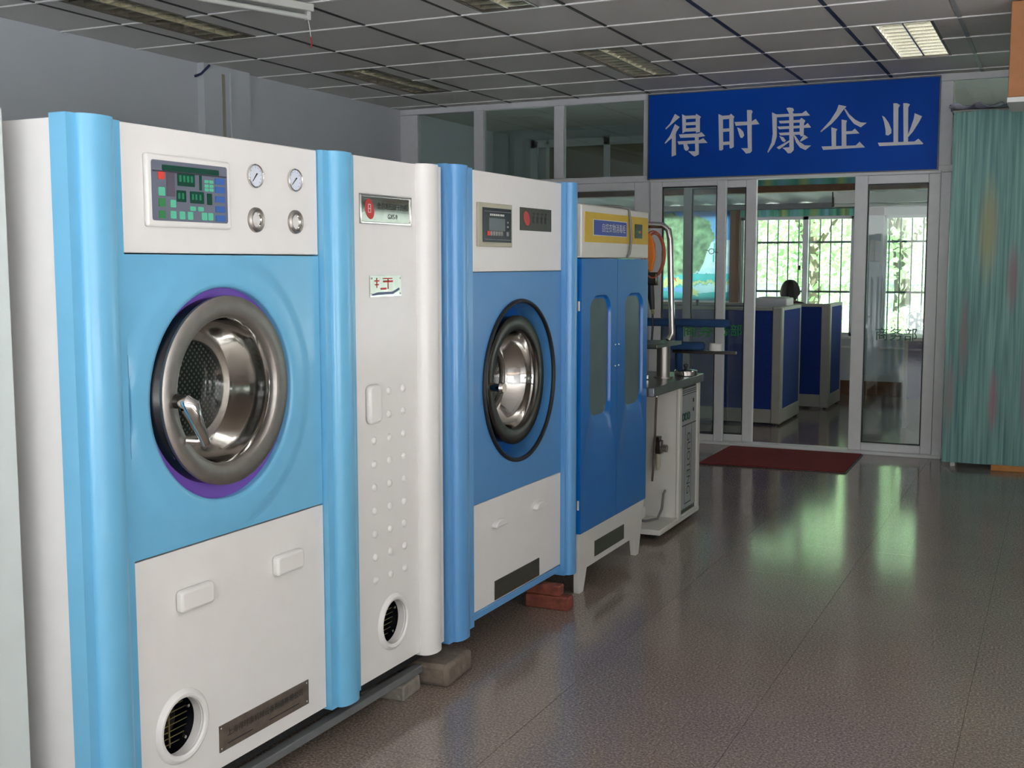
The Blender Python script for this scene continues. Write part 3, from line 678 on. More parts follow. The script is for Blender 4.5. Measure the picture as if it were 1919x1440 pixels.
    plate_hole(dp, .0025, .7325, .7185, 1.4155, cy, cz, .263, -.024, 0,
               rings=[(.263, .002), (.266, .006), (.276, .0085), (.29, .0075), (.31, .0085), (.325, .007), (.345, .002), (.36, 0)])
    dp.build('door_panel', 'blue', t, angle=40)
    MB().lathe((0, cy, cz), [(.268, -.008), (.264, -.011), (.20, -.012)], 'X', 72).build('gasket_plate', 'purple', t)
    d = round_door(t, O, .317, 1.082, -.018, .026, .2345, .181, .125, .135, 'steel', shift=.019)
    for a in (2.35, 2.75, 2.95, 3.14, 3.45, 3.8):
        MB().cyl((.004, .318+.2285*math.cos(a), 1.08+.2285*math.sin(a)), (.004, .318+.2325*math.cos(a), 1.08+.2325*math.sin(a)), .005, n=10).build('bolt', 'chrome', d)
    h = MB()
    h.cyl((.018, .128, 1.075), (.040, .128, 1.075), .018, .016)
    h.build('handle_boss', 'dsteel', d)
    h = MB(); h.tube([(.040, .122, 1.072), (.058, .124, 1.074), (.062, .130, 1.066), (.062, .148, 1.03), (.058, .178, .985), (.055, .188, .970)], [.010, .019, .023, .017, .013, .012], 14)
    h.tube([(.055, .182, .978), (.045, .168, .976), (.03, .146, .980)], .008, 8); h.build('handle', 'chrome', d, angle=60)
    # lower panel
    lp = MB(); plate_hole(lp, .0025, .7325, .121, .7145, .138, .281, .0705, -.024, 0); lp.build('lower_panel', 'white', t, angle=40)
    porthole(t, O, .140, .281, .070, .092)
    for y0 in (.130, .498):
        pu = MB().prism(rrect(y0, y0+.117, .564, .617, .010, 4), fX, -.001, .022).build('pull', 'white', t, bevel=.007, seg=3)
    np_ = nameplate(t, O, .270, .646, .162, .231, 'bronze')
    text('lettering', '上海得时康机械设备制造有限公司', 'ink', np_, .0215, lambda u, v, w: (.0027+w, .458+u, .204+v))
    MB().box(.0026, .0032, .300, .40, .176, .1785).build('print_line', 'ink', np_); MB().box(.0026, .0032, .47, .60, .176, .1785).build('print_line', 'ink', np_)
    # narrow white centre section
    c = MB(); plate_hole(c, .910, 1.2565, .122, 1.707, 1.097, .271, .0695, -.024, 0); c.build('centre_panel', 'white', t, angle=40)
    porthole(t, O, 1.099, .271, .069, .090)
    MB().prism(rrect(.956, 1.024, .915, 1.033, .018, 5), fX, -.001, .020).build('pull', 'white', t, bevel=.009, seg=3)
    stud = None
    for col, yy in enumerate((1.000, 1.0865, 1.1705)):
        for r in range(9):
            if col == 0 and r < 2: continue
            if stud is None:
                stud = MB().lathe((0, 0, 0), [(.0125, -.001), (.0112, .003), (.008, .006), (.0035, .0075), (.0001, .0078)], 'X', 20).build('stud', 'white', t); stud.location = (0, yy, 1.005-.0722*r)
            else: dup(stud, t, (0, yy, 1.005-.0722*r))
    b = nameplate(t, O, .938, 1.225, 1.512, 1.600, 'mirror', 'badge')
    fr = MB()
    for (a, e, c0, c1) in ((.938, 1.225, 1.593, 1.600), (.938, 1.225, 1.512, 1.519), (.938, .945, 1.512, 1.6), (1.218, 1.225, 1.512, 1.6)): fr.box(.001, .0065, a, e, c0, c1)
    fr.build('badge_frame', 'chrome', b, bevel=.0015)
    ov = MB(); ov.prism([(.990+.024*math.cos(q)*1.0-.000*math.sin(q)+.006*-math.sin(q), 1.556+.030*math.sin(q)) for q in [2*PI*i/28 for i in range(28)]], fX, .0026, .0034); ov.build('logo', 'red', b, smooth=False)
    wk = MB(); wk.box(.0034, .0038, .982, .996, 1.568, 1.5705); wk.box(.0034, .0038, .9815, .984, 1.545, 1.568); wk.box(.0034, .0038, .994, .9965, 1.545, 1.568); wk.box(.0034, .0038, .982, .996, 1.556, 1.558); wk.box(.0034, .0038, .982, .996, 1.545, 1.547); wk.build('logo_mark', 'whiteink', b)
    text('lettering', '全自动石油干洗机', 'ink', b, .0215, lambda u, v, w: (.0027+w, 1.118+u, 1.565+v))
    text('lettering', 'GXS-9', 'ink', b, .020, lambda u, v, w: (.0027+w, 1.118+u, 1.536+v))
    p = nameplate(t, O, .988, 1.165, 1.295, 1.359, 'mirror', 'emblem_plate')
    q = MB()
    for (a, e, c0, c1) in ((1.012, 1.038, 1.341, 1.345), (1.022, 1.027, 1.322, 1.352), (1.014, 1.036, 1.330, 1.3335), (1.060, 1.115, 1.338, 1.344), (1.058, 1.112, 1.348, 1.3515), (1.045, 1.078, 1.316, 1.322), (1.085, 1.090, 1.318, 1.350)): q.box(.0026, .0033, a, e, c0, c1)
    q.build('emblem_mark', 'red', p)
    q = MB(); q.prism([(1.0, 1.304), (1.03, 1.309), (1.11, 1.309), (1.15, 1.321), (1.155, 1.315), (1.115, 1.302), (1.03, 1.301), (1.002, 1.299)], fX, .0026, .0032); q.build('emblem_swoosh', 'blueplate', p, smooth=False)
dry_cleaner()

def dryer():
    s0 = 1.425; O = (0, -s0, 0)
    t = row_thing('tumble_dryer', 'second blue and white machine with smaller dark steel round door, a tumble dryer', 'machine', s0)
    b = MB(O); b.box(-1.1, -.026, 1.428, 1.448, .118, 1.712); b.box(-1.1, -.026, 2.468, 2.488, .118, 1.712); b.box(-1.1, -1.08, 1.448, 2.468, .118, 1.712); b.box(-1.08, -.026, 1.448, 2.468, 1.695, 1.712); b.box(-1.08, -.026, 1.448, 2.468, .118, .135)
    b.build('body', 'blue2', t)
    MB(O).box(-1.05, -.04, 1.45, 2.47, .100, .119).build('base_frame', 'blackfr', t)
    column('column', t, O, 1.425, 1.636, .100, 1.722, .030, .098, 'blue2')
    column('column', t, O, 2.406, 2.495, .100, 1.722, .014, .072, 'blue2')
    MB(O).box(-.024, 0, 1.6375, 2.4045, 1.3665, 1.718).build('upper_panel', 'white', t, bevel=.003)
    cy, cz = 2.02, .953
    dp = MB(O); plate_hole(dp, 1.6375, 2.4045, .5395, 1.3645, cy, cz, .300, -.024, 0); dp.build('door_panel', 'blue2p', t, angle=40)
    MB(O).lathe((0, cy, cz), [(.298, -.002), (.296, -.05), (.296, -.092)], 'X', 72).build('recess_wall', 'blue2p', t)
    MB(O).lathe((0, cy, cz), [(.297, -.090), (.20, -.091)], 'X', 64).build('recess_plate', 'bluedeep', t)
    MB(O).lathe((0, cy, cz), [(.302+.0085*math.cos(k*PI/5), .004+.0085*math.sin(k*PI/5)) for k in range(10)], 'X', 88, closed=True).build('door_gasket', 'black', t)
    d = round_door(t, O, 2.008, .956, -.09, -.006, .245, .186, .115, .120, 'dsteel')
    k = MB(O); k.cyl((-.01, 1.790, .948), (.035, 1.790, .948), .016, .014); k.cyl((.035, 1.790, .948), (.048, 1.790, .948), .021, .017); k.build('knob', 'chrome', d)
    lp = MB(O).box(-.024, 0, 1.6375, 2.4045, .147, .5375).build('lower_panel', 'white', t, bevel=.003)
    MB(O).box(-.024, .001, 1.6365, 2.406, .119, .1455).build('kick_strip', 'blue2', t, bevel=.002)
    for y0 in (1.777, 2.131):
        n = 14
        m = MB(O); vs = []
        for i in range(n+1):
            a = PI*i/n; vs.append((y0+.051-.051*math.cos(a), .431+.026*math.sin(a)))
        prof = vs
        m.prism(prof[::-1], fX, -.001, .022); m.build('finger_pull', 'white', t, bevel=.008, seg=3)
    np_ = nameplate(t, O, 1.801, 2.191, .153, .225, 'darkplate', screws=False)
    c = MB(O).box(-.001, .010, 1.668, 1.935, 1.455, 1.609).build('controller', 'beige', t, bevel=.003)
    f = MB(O).box(.0098, .0125, 1.697, 1.921, 1.471, 1.592).build('controller_face', 'blackgl', c)
    MB(O).box(.0124, .0135, 1.742, 1.868, 1.512, 1.556).build('display', 'lcdgrey', c)
    ln = MB(O); ln.box(.0124, .013, 1.703, 1.915, 1.579, 1.5805); ln.box(.0124, .013, 1.703, 1.915, 1.4795, 1.481); ln.build('print_line', 'greyink', c)
    tl = MB(O)
    for i in range(8): tl.box(.0124, .013, 1.750+.0145*i, 1.750+.0145*i+.010, 1.5645, 1.5715)
    tl.build('print_mark', 'whiteink', c)
    key(c, O, 1.727, 1.747, 1.494, 1.510, .0124, 'keyr')
    for i in range(5): key(c, O, 1.752+.0205*i, 1.766+.0205*i, 1.494, 1.510, .0124, 'greyink')
    key(c, O, 1.880, 1.894, 1.494, 1.510, .0124, 'greyink'); key(c, O, 1.884, 1.894, 1.540, 1.547, .0124, 'greyink'); key(c, O, 1.884, 1.894, 1.524, 1.531, .0124, 'greyink')
    b = nameplate(t, O, 2.017, 2.299, 1.520, 1.606, 'darkplate', 'badge', screws=False)
    ov = MB(O); ov.prism([(2.072+.026*math.cos(q)-.008*math.sin(q), 1.566+.027*math.sin(q)) for q in [2*PI*i/24 for i in range(24)]], fX, .0026, .0034); ov.build('logo', 'red', b, smooth=False)
    g = MB(O)
    for i in range(4):
        y = 2.125+.037*i
        g.box(.0026, .0032, y, y+.024, 1.585, 1.588); g.box(.0026, .0032, y+.003, y+.021, 1.568, 1.571); g.box(.0026, .0032, y+.010, y+.0135, 1.548, 1.59); g.box(.0026, .0032, y, y+.005, 1.55, 1.575)
    g.build('print_mark', 'ink', b)
dryer()

def sterilizer():
    X = -1.80; Y0, Y1 = 4.478, 5.325
    t = thing('disinfection_cabinet', 'narrow blue two-door garment disinfection cabinet with yellow header', 'cabinet', (X, Y0, 0))
    O = (0, -Y0, 0)
    MB(O).box(-.60, -.022, Y0+.004, Y1-.004, .10, 1.415).build('carcass', 'cream', t, bevel=.004)
    hd = MB(O).prism([(-.60, 1.42), (.0, 1.42), (.0, 1.638), (-.03, 1.645), (-.60, 1.645)], lambda a, b, c: (a, c, b), Y0-.004, Y1+.002).build('header', 'cream', t, bevel=.005)
    MB(O).box(-.02, .003, Y0+.028, Y1-.014, 1.485, 1.610).build('fascia', 'yellow', hd)
    lb = MB(O).box(.002, .0045, 4.600, 5.008, 1.516, 1.579).build('fascia_label', 'royal', hd)
    rim = MB(O)
    for a, b, c, d in ((4.596, 5.012, 1.579, 1.582), (4.596, 5.012, 1.513, 1.516), (4.596, 4.600, 1.513, 1.582), (5.008, 5.012, 1.513, 1.582)): rim.box(.002, .0048, a, b, c, d)
    rim.build('label_rim', 'whiteink', hd)
    text('lettering', '自控衣物消毒柜', 'whiteink', hd, .041, lambda u, v, w: (.0046+w, 4.842-Y0+u, 1.546+v), sx=1.05)
    ds = MB(O).box(.002, .006, 5.122, 5.220, 1.512, 1.576).build('display', 'blackgl', hd)
    for i, m in enumerate(('lcdt', 'lcdt', 'yellow', 'keyr')): MB(O).box(.006, .0065, 5.137+.018*i, 5.149+.018*i, 1.535, 1.547).build('indicator', m, hd)
    for ya, yb, hinge in ((Y0, 4.905, 0), (4.909, Y1, 1)):
        # door leaf with a rounded long window
        d = MB(O)
        cyw = (4.586, 4.818) if hinge == 0 else (5.022, 5.254)
        hole = rrect(cyw[0], cyw[1], .735, 1.253, .075, 8)
        n = len(hole); cy_, cz_ = (cyw[0]+cyw[1])/2, (.735+1.253)/2
        zb, zt = .257, 1.416
        # fan between the hole outline and the door outline
        outer = []
        for a, b in hole:
            c, s = a-cy_, b-cz_
            ky = ((yb-cy_) if c > 0 else (ya-cy_))/c if abs(c) > 1e-9 else 1e9
            kz = ((zt-cz_) if s > 0 else (zb-cz_))/s if abs(s) > 1e-9 else 1e9
            k_ = min(ky, kz); outer.append((cy_+c*k_, cz_+s*k_))
        # snap the nearest outline points to the four corners
        for cc in ((ya, zb), (yb, zb), (ya, zt), (yb, zt)):
            i = min(range(n), key=lambda q: (outer[q][0]-cc[0])**2+(outer[q][1]-cc[1])**2); outer[i] = cc
        hin = [(cy_+(a-cy_)*.93, cz_+(b-cz_)*.965) for a, b in hole]
        vs = []; 
        for k_ in range(n):
            vs += [(-.012, hin[k_][0], hin[k_][1]), (-.010, hole[k_][0], hole[k_][1]), (0, hole[k_][0]+(outer[k_][0]-hole[k_][0])*.10, hole[k_][1]+(outer[k_][1]-hole[k_][1])*.05), (0, outer[k_][0], outer[k_][1]), (-.022, outer[k_][0], outer[k_][1])]
        d.add(vs, [(k_*5+j, ((k_+1) % n)*5+j, ((k_+1) % n)*5+j+1, k_*5+j+1) for k_ in range(n) for j in range(4)])
        dd = d.build('door', 'blue3', t, angle=30)
        MB(O).prism(rrect(cyw[0]+.006, cyw[1]-.006, .741, 1.247, .07, 8), fX, -.017, -.0115).build('window_pane', mat('grey_smoked_pane_%d' % hinge, (92, 108, 112), .15, noise=.1, scale=6), dd, smooth=False)
        ys = 4.885 if hinge == 0 else 4.929
        for z in (.94, 1.035): MB(O).lathe((0, ys, z), [(.0001, .004), (.004, .003), (.005, -.001)], 'X', 10).build('stud', 'chrome', dd)
    for z in (.36, 1.20): MB(O).cyl((-.012, Y0-.001, z), (-.012, Y0-.001, z+.04), .005, n=10).build('hinge', 'cream', t)
    ap = MB(O).prism([(Y0, .256), (Y0, .0), (Y0+.045, .0), (Y0+.085, .095), (Y1-.150, .095), (Y1-.125, .0), (Y1-.085, .0), (Y1-.01, .256)][::-1], fX, -.03, -.004).build('base_apron', 'cream', t)
    nameplate(t, O, 4.652, 5.024, .122, .190, 'darkplate', x=-.0035, screws=False)
    for y in (Y0, Y1-.06): MB(O).box(-.58, -.53, y, y+.05, 0, .10).build('rear_leg', 'cream', t)
    MB(O).box(-.6, -.02, Y0+.004, Y1-.01, .20, .256).build('base_box', 'cream', t)
sterilizer()

# ------------------------------------------------------------------ the power cable hanging over the cabinet header
tag(MB().tube([(-2.1, 4.86, 1.655), (-1.95, 4.95, 1.653), (-1.84, 5.02, 1.655), (-1.792, 5.03, 1.64), (-1.789, 5.045, 1.56), (-1.788, 5.05, 1.50), (-1.788, 5.03, 1.44), (-1.789, 5.0, 1.425)], .006, 8).build('power_cable', 'cable'),
    'grey cable draped over the yellow cabinet header', 'cable')

# ------------------------------------------------------------------ steam ironing table beyond the cabinet
def ironing_table():
    t = thing('ironing_table', 'cream steam ironing table with steel top and vertical lettering panel', 'table', (-1.8, 6.0, 0))
    O = (1.8, -6.0, 0)
    MB(O).box(-2.30, -1.80, 5.83, 6.20, .055, .752).build('cabinet', 'cream', t, bevel=.004)
    fr = MB(O)
    for a, b, c, d in ((5.825, 5.868, .05, .775), (6.155, 6.20, .05, .775), (5.868, 6.155, .05, .062), (5.868, 6.155, .765, .775)): fr.box(-1.802, -1.785, a, b, c, d)
    fr.build('front_frame', 'cream', t, bevel=.003)
    p = MB(O).box(-1.802, -1.797, 5.868, 6.155, .062, .765).build('front_panel', 'dsteel', t)
    MB(O).box(-1.797, -1.793, 5.872, 6.150, .085, .735).build('print_sheet', 'silverpanel', p)
    ln = MB(O)
    for z in (.722, .712, .700): ln.box(-1.793, -1.7925, 5.880, 6.145, z, z+.004)
    ln.box(-1.793, -1.7925, 5.875, 6.148, .535, .541)
    for y in (5.95, 6.065): ln.box(-1.793, -1.7925, y, y+.003, .11, .535)
    ln.box(-1.793, -1.7925, 5.95, 6.068, .108, .113)
    ln.build('print_line', 'ink', p)
    text('lettering', 'GUOTENG', 'ink', p, .085, lambda u, v, w: (.0072+w, .010+v, .325-u*.82))
    sw = MB(O)
    for y in (5.905, 5.955, 6.005): sw.lathe((-1.793, y, .585), [(.022, 0), (.022, .004), (.016, .005), (.014, .002)], 'X', 20)
    sw.build('switch', 'gbox', p)
    for z in (.65, .60): MB(O).box(-1.793, -1.790, 6.088, 6.100, z, z+.02).build('pilot_lamp', 'ink', p)
    MB(O).box(-2.34, -1.787, 5.52, 6.215, .028, .056).build('base_plate', 'cream', t, bevel=.004)
    for x, y in ((-1.84, 5.57), (-1.84, 6.16), (-2.28, 5.57), (-2.28, 6.16)):
        MB(O).cyl((x, y-.012, .016), (x, y+.012, .016), .016, n=16).build('castor', 'black', t)
    MB(O).box(-2.45, -1.768, 5.345, 6.205, .752, .797).build('worktop', 'greytop', t, bevel=.004)
    post = MB(O).cyl((-1.89, 5.86, .797), (-1.89, 5.86, .965), .035, n=28).build('post', 'steel', t)
    MB(O).cyl((-1.89, 5.86, .797), (-1.89, 5.86, .804), .05, n=28).build('post_flange', 'steel', t)
    MB(O).prism([(-2.30, 5.62), (-1.86, 5.66), (-1.84, 6.02), (-2.28, 6.02)], fZ, .965, .985).build('tray', 'greytop', t, bevel=.003)
    fr = MB(O).tube([(-2.3, 6.03, 1.600), (-2.05, 6.03, 1.605), (-1.955, 6.03, 1.600), (-1.925, 6.03, 1.575), (-1.915, 6.03, 1.52), (-1.905, 6.03, 1.2), (-1.895, 6.02, 1.02), (-1.91, 6.0, .985)], .017, 14).build('hanger_tube', 'chrome', t)
    # blue padded sleeve boards carried on arms
    def pad(z, x1, L):
        pr = []
        for k in range(13):
            a = -PI/2+PI*k/12; pr.append((x1-.055+.055*math.cos(a), .055*math.sin(a)))
        pr += [(x1-L, .055), (x1-L, -.055)]
        return MB(O).prism([(a, 6.33+b) for a, b in pr], fZ, z, z+.042).build('padded_board', 'bluepad', t, bevel=.012, seg=3)
    pad(1.045, -1.66, .60); pad(.915, -1.80, .42)
    MB(O).cyl((-1.95, 6.33, .56), (-1.95, 6.33, 1.046), .022, n=16).build('board_stand', 'bluepad', t)
    MB(O).box(-1.98, -1.62, 6.30, 6.34, .895, .912).build('board_arm', 'dsteel', t, bevel=.003)
    MB(O).box(-2.0, -1.9, 6.20, 6.36, .55, .60).build('stand_bracket', 'cream', t)
    # hose, regulator and drain cable on the side of the cabinet
    MB(O).tube([(-1.905, 5.80, .755), (-1.905, 5.80, .70), (-1.906, 5.79, .60), (-1.908, 5.785, .45), (-1.913, 5.78, .32), (-1.918, 5.78, .255)], .006, 8).build('hose', 'hose', t)
    MB(O).cyl((-1.905, 5.80, .70), (-1.905, 5.80, .752), .011, n=12).build('hose_fitting', 'chrome', t)
    rg = MB(O).box(-1.905, -1.875, 5.785, 5.831, .40, .47).build('regulator', 'dsteel', t, bevel=.004)
    MB(O).box(-1.91, -1.885, 5.785, 5.83, .47, .49).build('regulator_cap', 'dsteel', rg)
    MB(O).cyl((-1.876, 5.80, .43), (-1.845, 5.80, .43), .02, n=18).build('regulator_knob', 'steel', rg)
    MB(O).lathe((-1.893, 5.80, .31), [(.0001, 0), (.008, .004), (.013, .03), (.013, .09)], 'Z', 18).build('filter_bowl', 'beige', rg)
    MB(O).tube([(-1.86, 5.825, .20), (-1.855, 5.78, .19), (-1.85, 5.74, .12), (-1.86, 5.70, .075), (-1.91, 5.66, .065), (-1.98, 5.66, .066), (-2.0, 5.70, .10)], .007, 8).build('drain_cable', 'cable', t)
    MB(O).box(-2.04, -1.955, 5.72, 5.79, .057, .115).build('junction_box', 'white_pl', t, bevel=.004)
ironing_table()

def on_ironing_table():
    t = thing('steel_dish', 'round steel dish with black knob on the ironing table corner', 'dish', (-1.815, 6.02, .797))
    MB().lathe((0, 0, 0), [(.0001, .001), (.058, .001), (.062, .004), (.062, .026), (.058, .030), (.03, .033), (.0001, .034)], 'Z', 36).build('dish_body', 'chrome', t)
    MB().lathe((0, 0, 0), [(.010, .033), (.008, .045), (.013, .052), (.012, .06), (.0001, .064)], 'Z', 18).build('knob', 'black', t)
    t = thing('steam_iron', 'steam iron parts standing on the steel table beside the blue cabinet', 'iron', (-2.02, 5.72, .797))
    MB().prism([(-.11, -.045), (.04, -.045), (.10, 0), (.04, .045), (-.11, .045)], fZ, 0, .03).build('sole_plate', 'chrome', t, bevel=.006)
    MB().prism([(-.10, -.035), (.03, -.035), (.07, 0), (.03, .035), (-.10, .035)], fZ, .03, .075).build('housing', 'black', t, bevel=.010)
    MB().tube([(-.08, 0, .07), (-.08, 0, .12), (-.02, 0, .135), (.03, 0, .12), (.03, 0, .07)], .012, 10).build('handle', 'black', t)
    # spray gun with coiled hose hung from the chrome tube
    t = thing('spray_gun', 'orange and black spray gun with coiled hose hanging from chrome tube', 'spray gun', (-1.99, 6.0, 1.30))
    MB().prism([(-.055, .27), (-.025, .255), (.0, .20), (.004, .13), (-.012, .06), (-.03, .05), (-.045, .12), (-.06, .2)], fY, -.012, .012).build('gun_body', 'orange', t, bevel=.008)
    co = MB()
    for k, (rx, rz, dy) in enumerate(((.062, .125, -.02), (.05, .11, 0), (.058, .118, .015))):
        co.tube([(-.005+rx*math.cos(a), dy, .145+rz*math.sin(a)) for a in [2*PI*i/28 for i in range(29)]], .004, 7)
    co.build('hose_coil', 'redhose', t)
    MB().box(-.05, .02, -.02, .02, -.02, .05).build('valve', 'dsteel', t, bevel=.008)
    MB().tube([(-.02, 0, -.02), (-.018, 0, -.09), (-.01, 0, -.15)], [.016, .018, .012], 12).build('grip', 'black', t)
    MB().tube([(-.01, 0, -.15), (-.008, 0, -.175)], .008, 10).build('nozzle', 'wire', t)
    MB().tube([(-.009, 0, -.17), (-.008, 0, -.25), (-.012, 0, -.315)], .006, 8).build('lead', 'black', t)
    t = thing('white_cup', 'small white cup on the end of the ironing arm', 'cup', (-1.735, 6.32, .913))
    MB().lathe((0, 0, 0), [(.0001, .0), (.035, .0), (.037, .003), (.037, .040), (.034, .040), (.034, .006), (.0001, .006)], 'Z', 30).build('cup_body', 'white_pl', t)
on_ironing_table()

# ------------------------------------------------------------------ bricks and blocks under the machines
def block(name, label, cat, loc, size, rz, material, group, bevel=.006):
    o = MB().box(-size[0]/2, size[0]/2, -size[1]/2, size[1]/2, 0, size[2]).build(name, material, None, bevel=bevel)
    o.location = loc; o.rotation_euler = (0, 0, rz)
    for v in o.data.vertices:
        v.co.x += random.uniform(-.004, .004); v.co.y += random.uniform(-.004, .004)
    tag(o, label, cat, group)
block('brick', 'grey-brown weathered brick poking out under the white centre section', 'brick', (-1.880, 3.36, 0), (.19, .20, .074), .06, 'brickg', 'machine supports', .014)
block('timber_block', 'pale grey timber block beneath the machine rail beside the weathered brick', 'block', (-1.935, 3.155, 0), (.16, .13, .049), .1, 'woodg', 'machine supports')
block('brick', 'lower red brick on the floor at the dryer corner', 'brick', (-1.842, 4.25, 0), (.19, .06, .055), .0, 'brick', 'machine supports')
block('brick', 'upper red brick stacked at the dryer corner', 'brick', (-1.865, 4.25, .055), (.15, .05, .044), .0, 'brick', 'machine supports')

# ------------------------------------------------------------------ pale cabinet at the left picture edge
def left_cabinet():
    s1 = -.21
    t = row_thing('steel_cabinet', 'pale grey-white steel cabinet cut off at the left picture edge', 'cabinet', s1-.8)
    MB().box(-.80, -.118, .0, .79, .06, 1.722).build('body', 'pale', t, bevel=.005)
    MB().box(-.118, -.10, .004, .79, .08, 1.715).build('door', 'pale', t, bevel=.004)
    MB().box(-.78, -.13, .02, .77, 0, .06).build('plinth', 'greyrail', t)
    MB().tube([(-.10, .06, .95), (-.07, .06, .96), (-.07, .06, 1.10), (-.10, .06, 1.11)], .007, 8).build('handle', 'chrome', t)
left_cabinet()

# ------------------------------------------------------------------ doormat
def doormat():
    t = thing('doormat', 'dark red carpet doormat lying before the open glass door', 'mat', (-1.77, 8.25, 0))
    MB().prism([(-.49, -.42), (.50, -.37), (.485, .45), (-.485, .43)], fZ, .0005, .012).build('pile', 'matred', t, bevel=.004)
    MB().prism([(-.50, -.43), (.51, -.38), (.495, .46), (-.495, .44)], fZ, .0002, .005).build('backing', 'black', t)
doormat()

# ------------------------------------------------------------------ covered rack at the right
def rack():
    t = thing('covered_rack', 'tall rack hidden behind a teal printed cloth at the right edge', 'rack', (-.3, 8.5, 0))
    O = (.3, -8.5, 0)
    # hanging cloth with shallow folds
    n = 60; x0, x1 = -.712, .50; z0, z1 = .035, 2.41
    vs = []
    for k in range(n+1):
        x = x0+(x1-x0)*k/n
        y = 8.44+.004*math.sin(k*.5)+.002*math.sin(k*1.3+1)
        vs += [(x, y, z0), (x, y, z1), (x, y+.006, z1), (x, y+.006, z0)]
    fs = []
    for k in range(n):
        a, b = k*4, (k+1)*4
        for j in range(4): fs.append((a+j, b+j, b+(j+1) % 4, a+(j+1) % 4))
    fs += [(0, 1, 2, 3), (n*4, n*4+3, n*4+2, n*4+1)]
    c = MB(O); c.add(vs, fs); c.build('cloth', 'teal', t, angle=60)
    MB(O).tube([(x0-.01, 8.453, z1), (x1+.01, 8.453, z1)], .012, 10).build('rod', 'steel', t)
    for x in (-.66, .44):
        for y in (8.50, 8.70): MB(O).box(x, x+.03, y, y+.03, 0, z1-.03).build('post', 'white_pl', t)
    for z in (.25, .9, 1.6, 2.36): MB(O).box(-.66, .47, 8.49, 8.73, z, z+.02).build('shelf', 'white_pl', t)
    w = MB(O).box(-.395, .45, 8.415, 8.47, .0, .038).build('foot_board', 'woodo', t, bevel=.003)
    # rumpled film lying over the top
    o = MB(); nx, ny = 22, 8; vs = []
    for i in range(nx+1):
        for j in range(ny+1):
            x = -.745+.70*i/nx; y = 8.40+.36*j/ny
            z = 2.436+.018*math.sin(i*1.3+j*.7)+.015*math.sin(i*.5-j*1.9)
            vs.append((x, y, max(z, 2.424)))
    fs = [(i*(ny+1)+j, (i+1)*(ny+1)+j, (i+1)*(ny+1)+j+1, i*(ny+1)+j+1) for i in range(nx) for j in range(ny)]
    o.add(vs, fs); f = o.build('plastic_film', 'plastic'); tag(f, 'crumpled silvery plastic film on top of the teal rack', 'plastic sheet')
    so = f.modifiers.new('thickness', 'SOLIDIFY'); so.thickness = .002
rack()

def bulkhead():
    t = thing('wall_cabinet', 'brown wooden box hung under the ceiling at the right edge', 'cabinet', (.2, 6.6, 2.2))
    O = (-.2, -6.6, -2.2)
    MB(O).box(-.297, .70, 6.5, 6.9, 2.232, 2.706).build('carcass', 'wood', t, bevel=.004)
    MB(O).box(-.30, .70, 6.49, 6.9, 2.205, 2.231).build('bottom_rail', 'white_pl', t, bevel=.003)
    MB(O).box(.20, .205, 6.497, 6.5, 2.25, 2.70).build('door_gap', 'brown', t)
bulkhead()

# ------------------------------------------------------------------ bare tube lamp with dangling wire, top edge
def batten(name, label, a, b, wire=None, lit=False):
    a, b = Vector(a), Vector(b); d = (b-a).normalized(); L = (b-a).length
    t = thing(name, label, 'tube lamp', tuple(a), math.atan2(d.y, d.x))
    MB().box(0, L, -.025, .025, -.045, -.006).build('batten_body', 'cream', t, bevel=.004)
    MB().cyl((.03, 0, -.072), (L-.03, 0, -.072), .013, n=14).build('tube_lamp', 'tubeoff', t)
    for x in (.012, L-.03): MB().box(x, x+.022, -.014, .014, -.088, -.044).build('lamp_holder', 'cream', t, bevel=.003)
    for x in (.15, L-.15): MB().box(x, x+.02, -.01, .01, -.006, .0).build('fixing', 'cream', t)
    if wire:
        MB().tube([(.02, 0, -.085), (.015, .005, -.13), (.012, .008, -.17)], .002, 6).build('pull_wire', 'white_pl', t)
        MB().tube([(.012, .008, -.168), (.008, .008, -.20), (.012, .01, -.222)], .004, 6).build('wire_end', 'red', t)
batten('tube_batten', 'bare fluorescent tube batten with dangling wire at the top edge', (-3.500, 5.03, CH-.008), (-3.92, 3.905, CH-.008), wire=True)

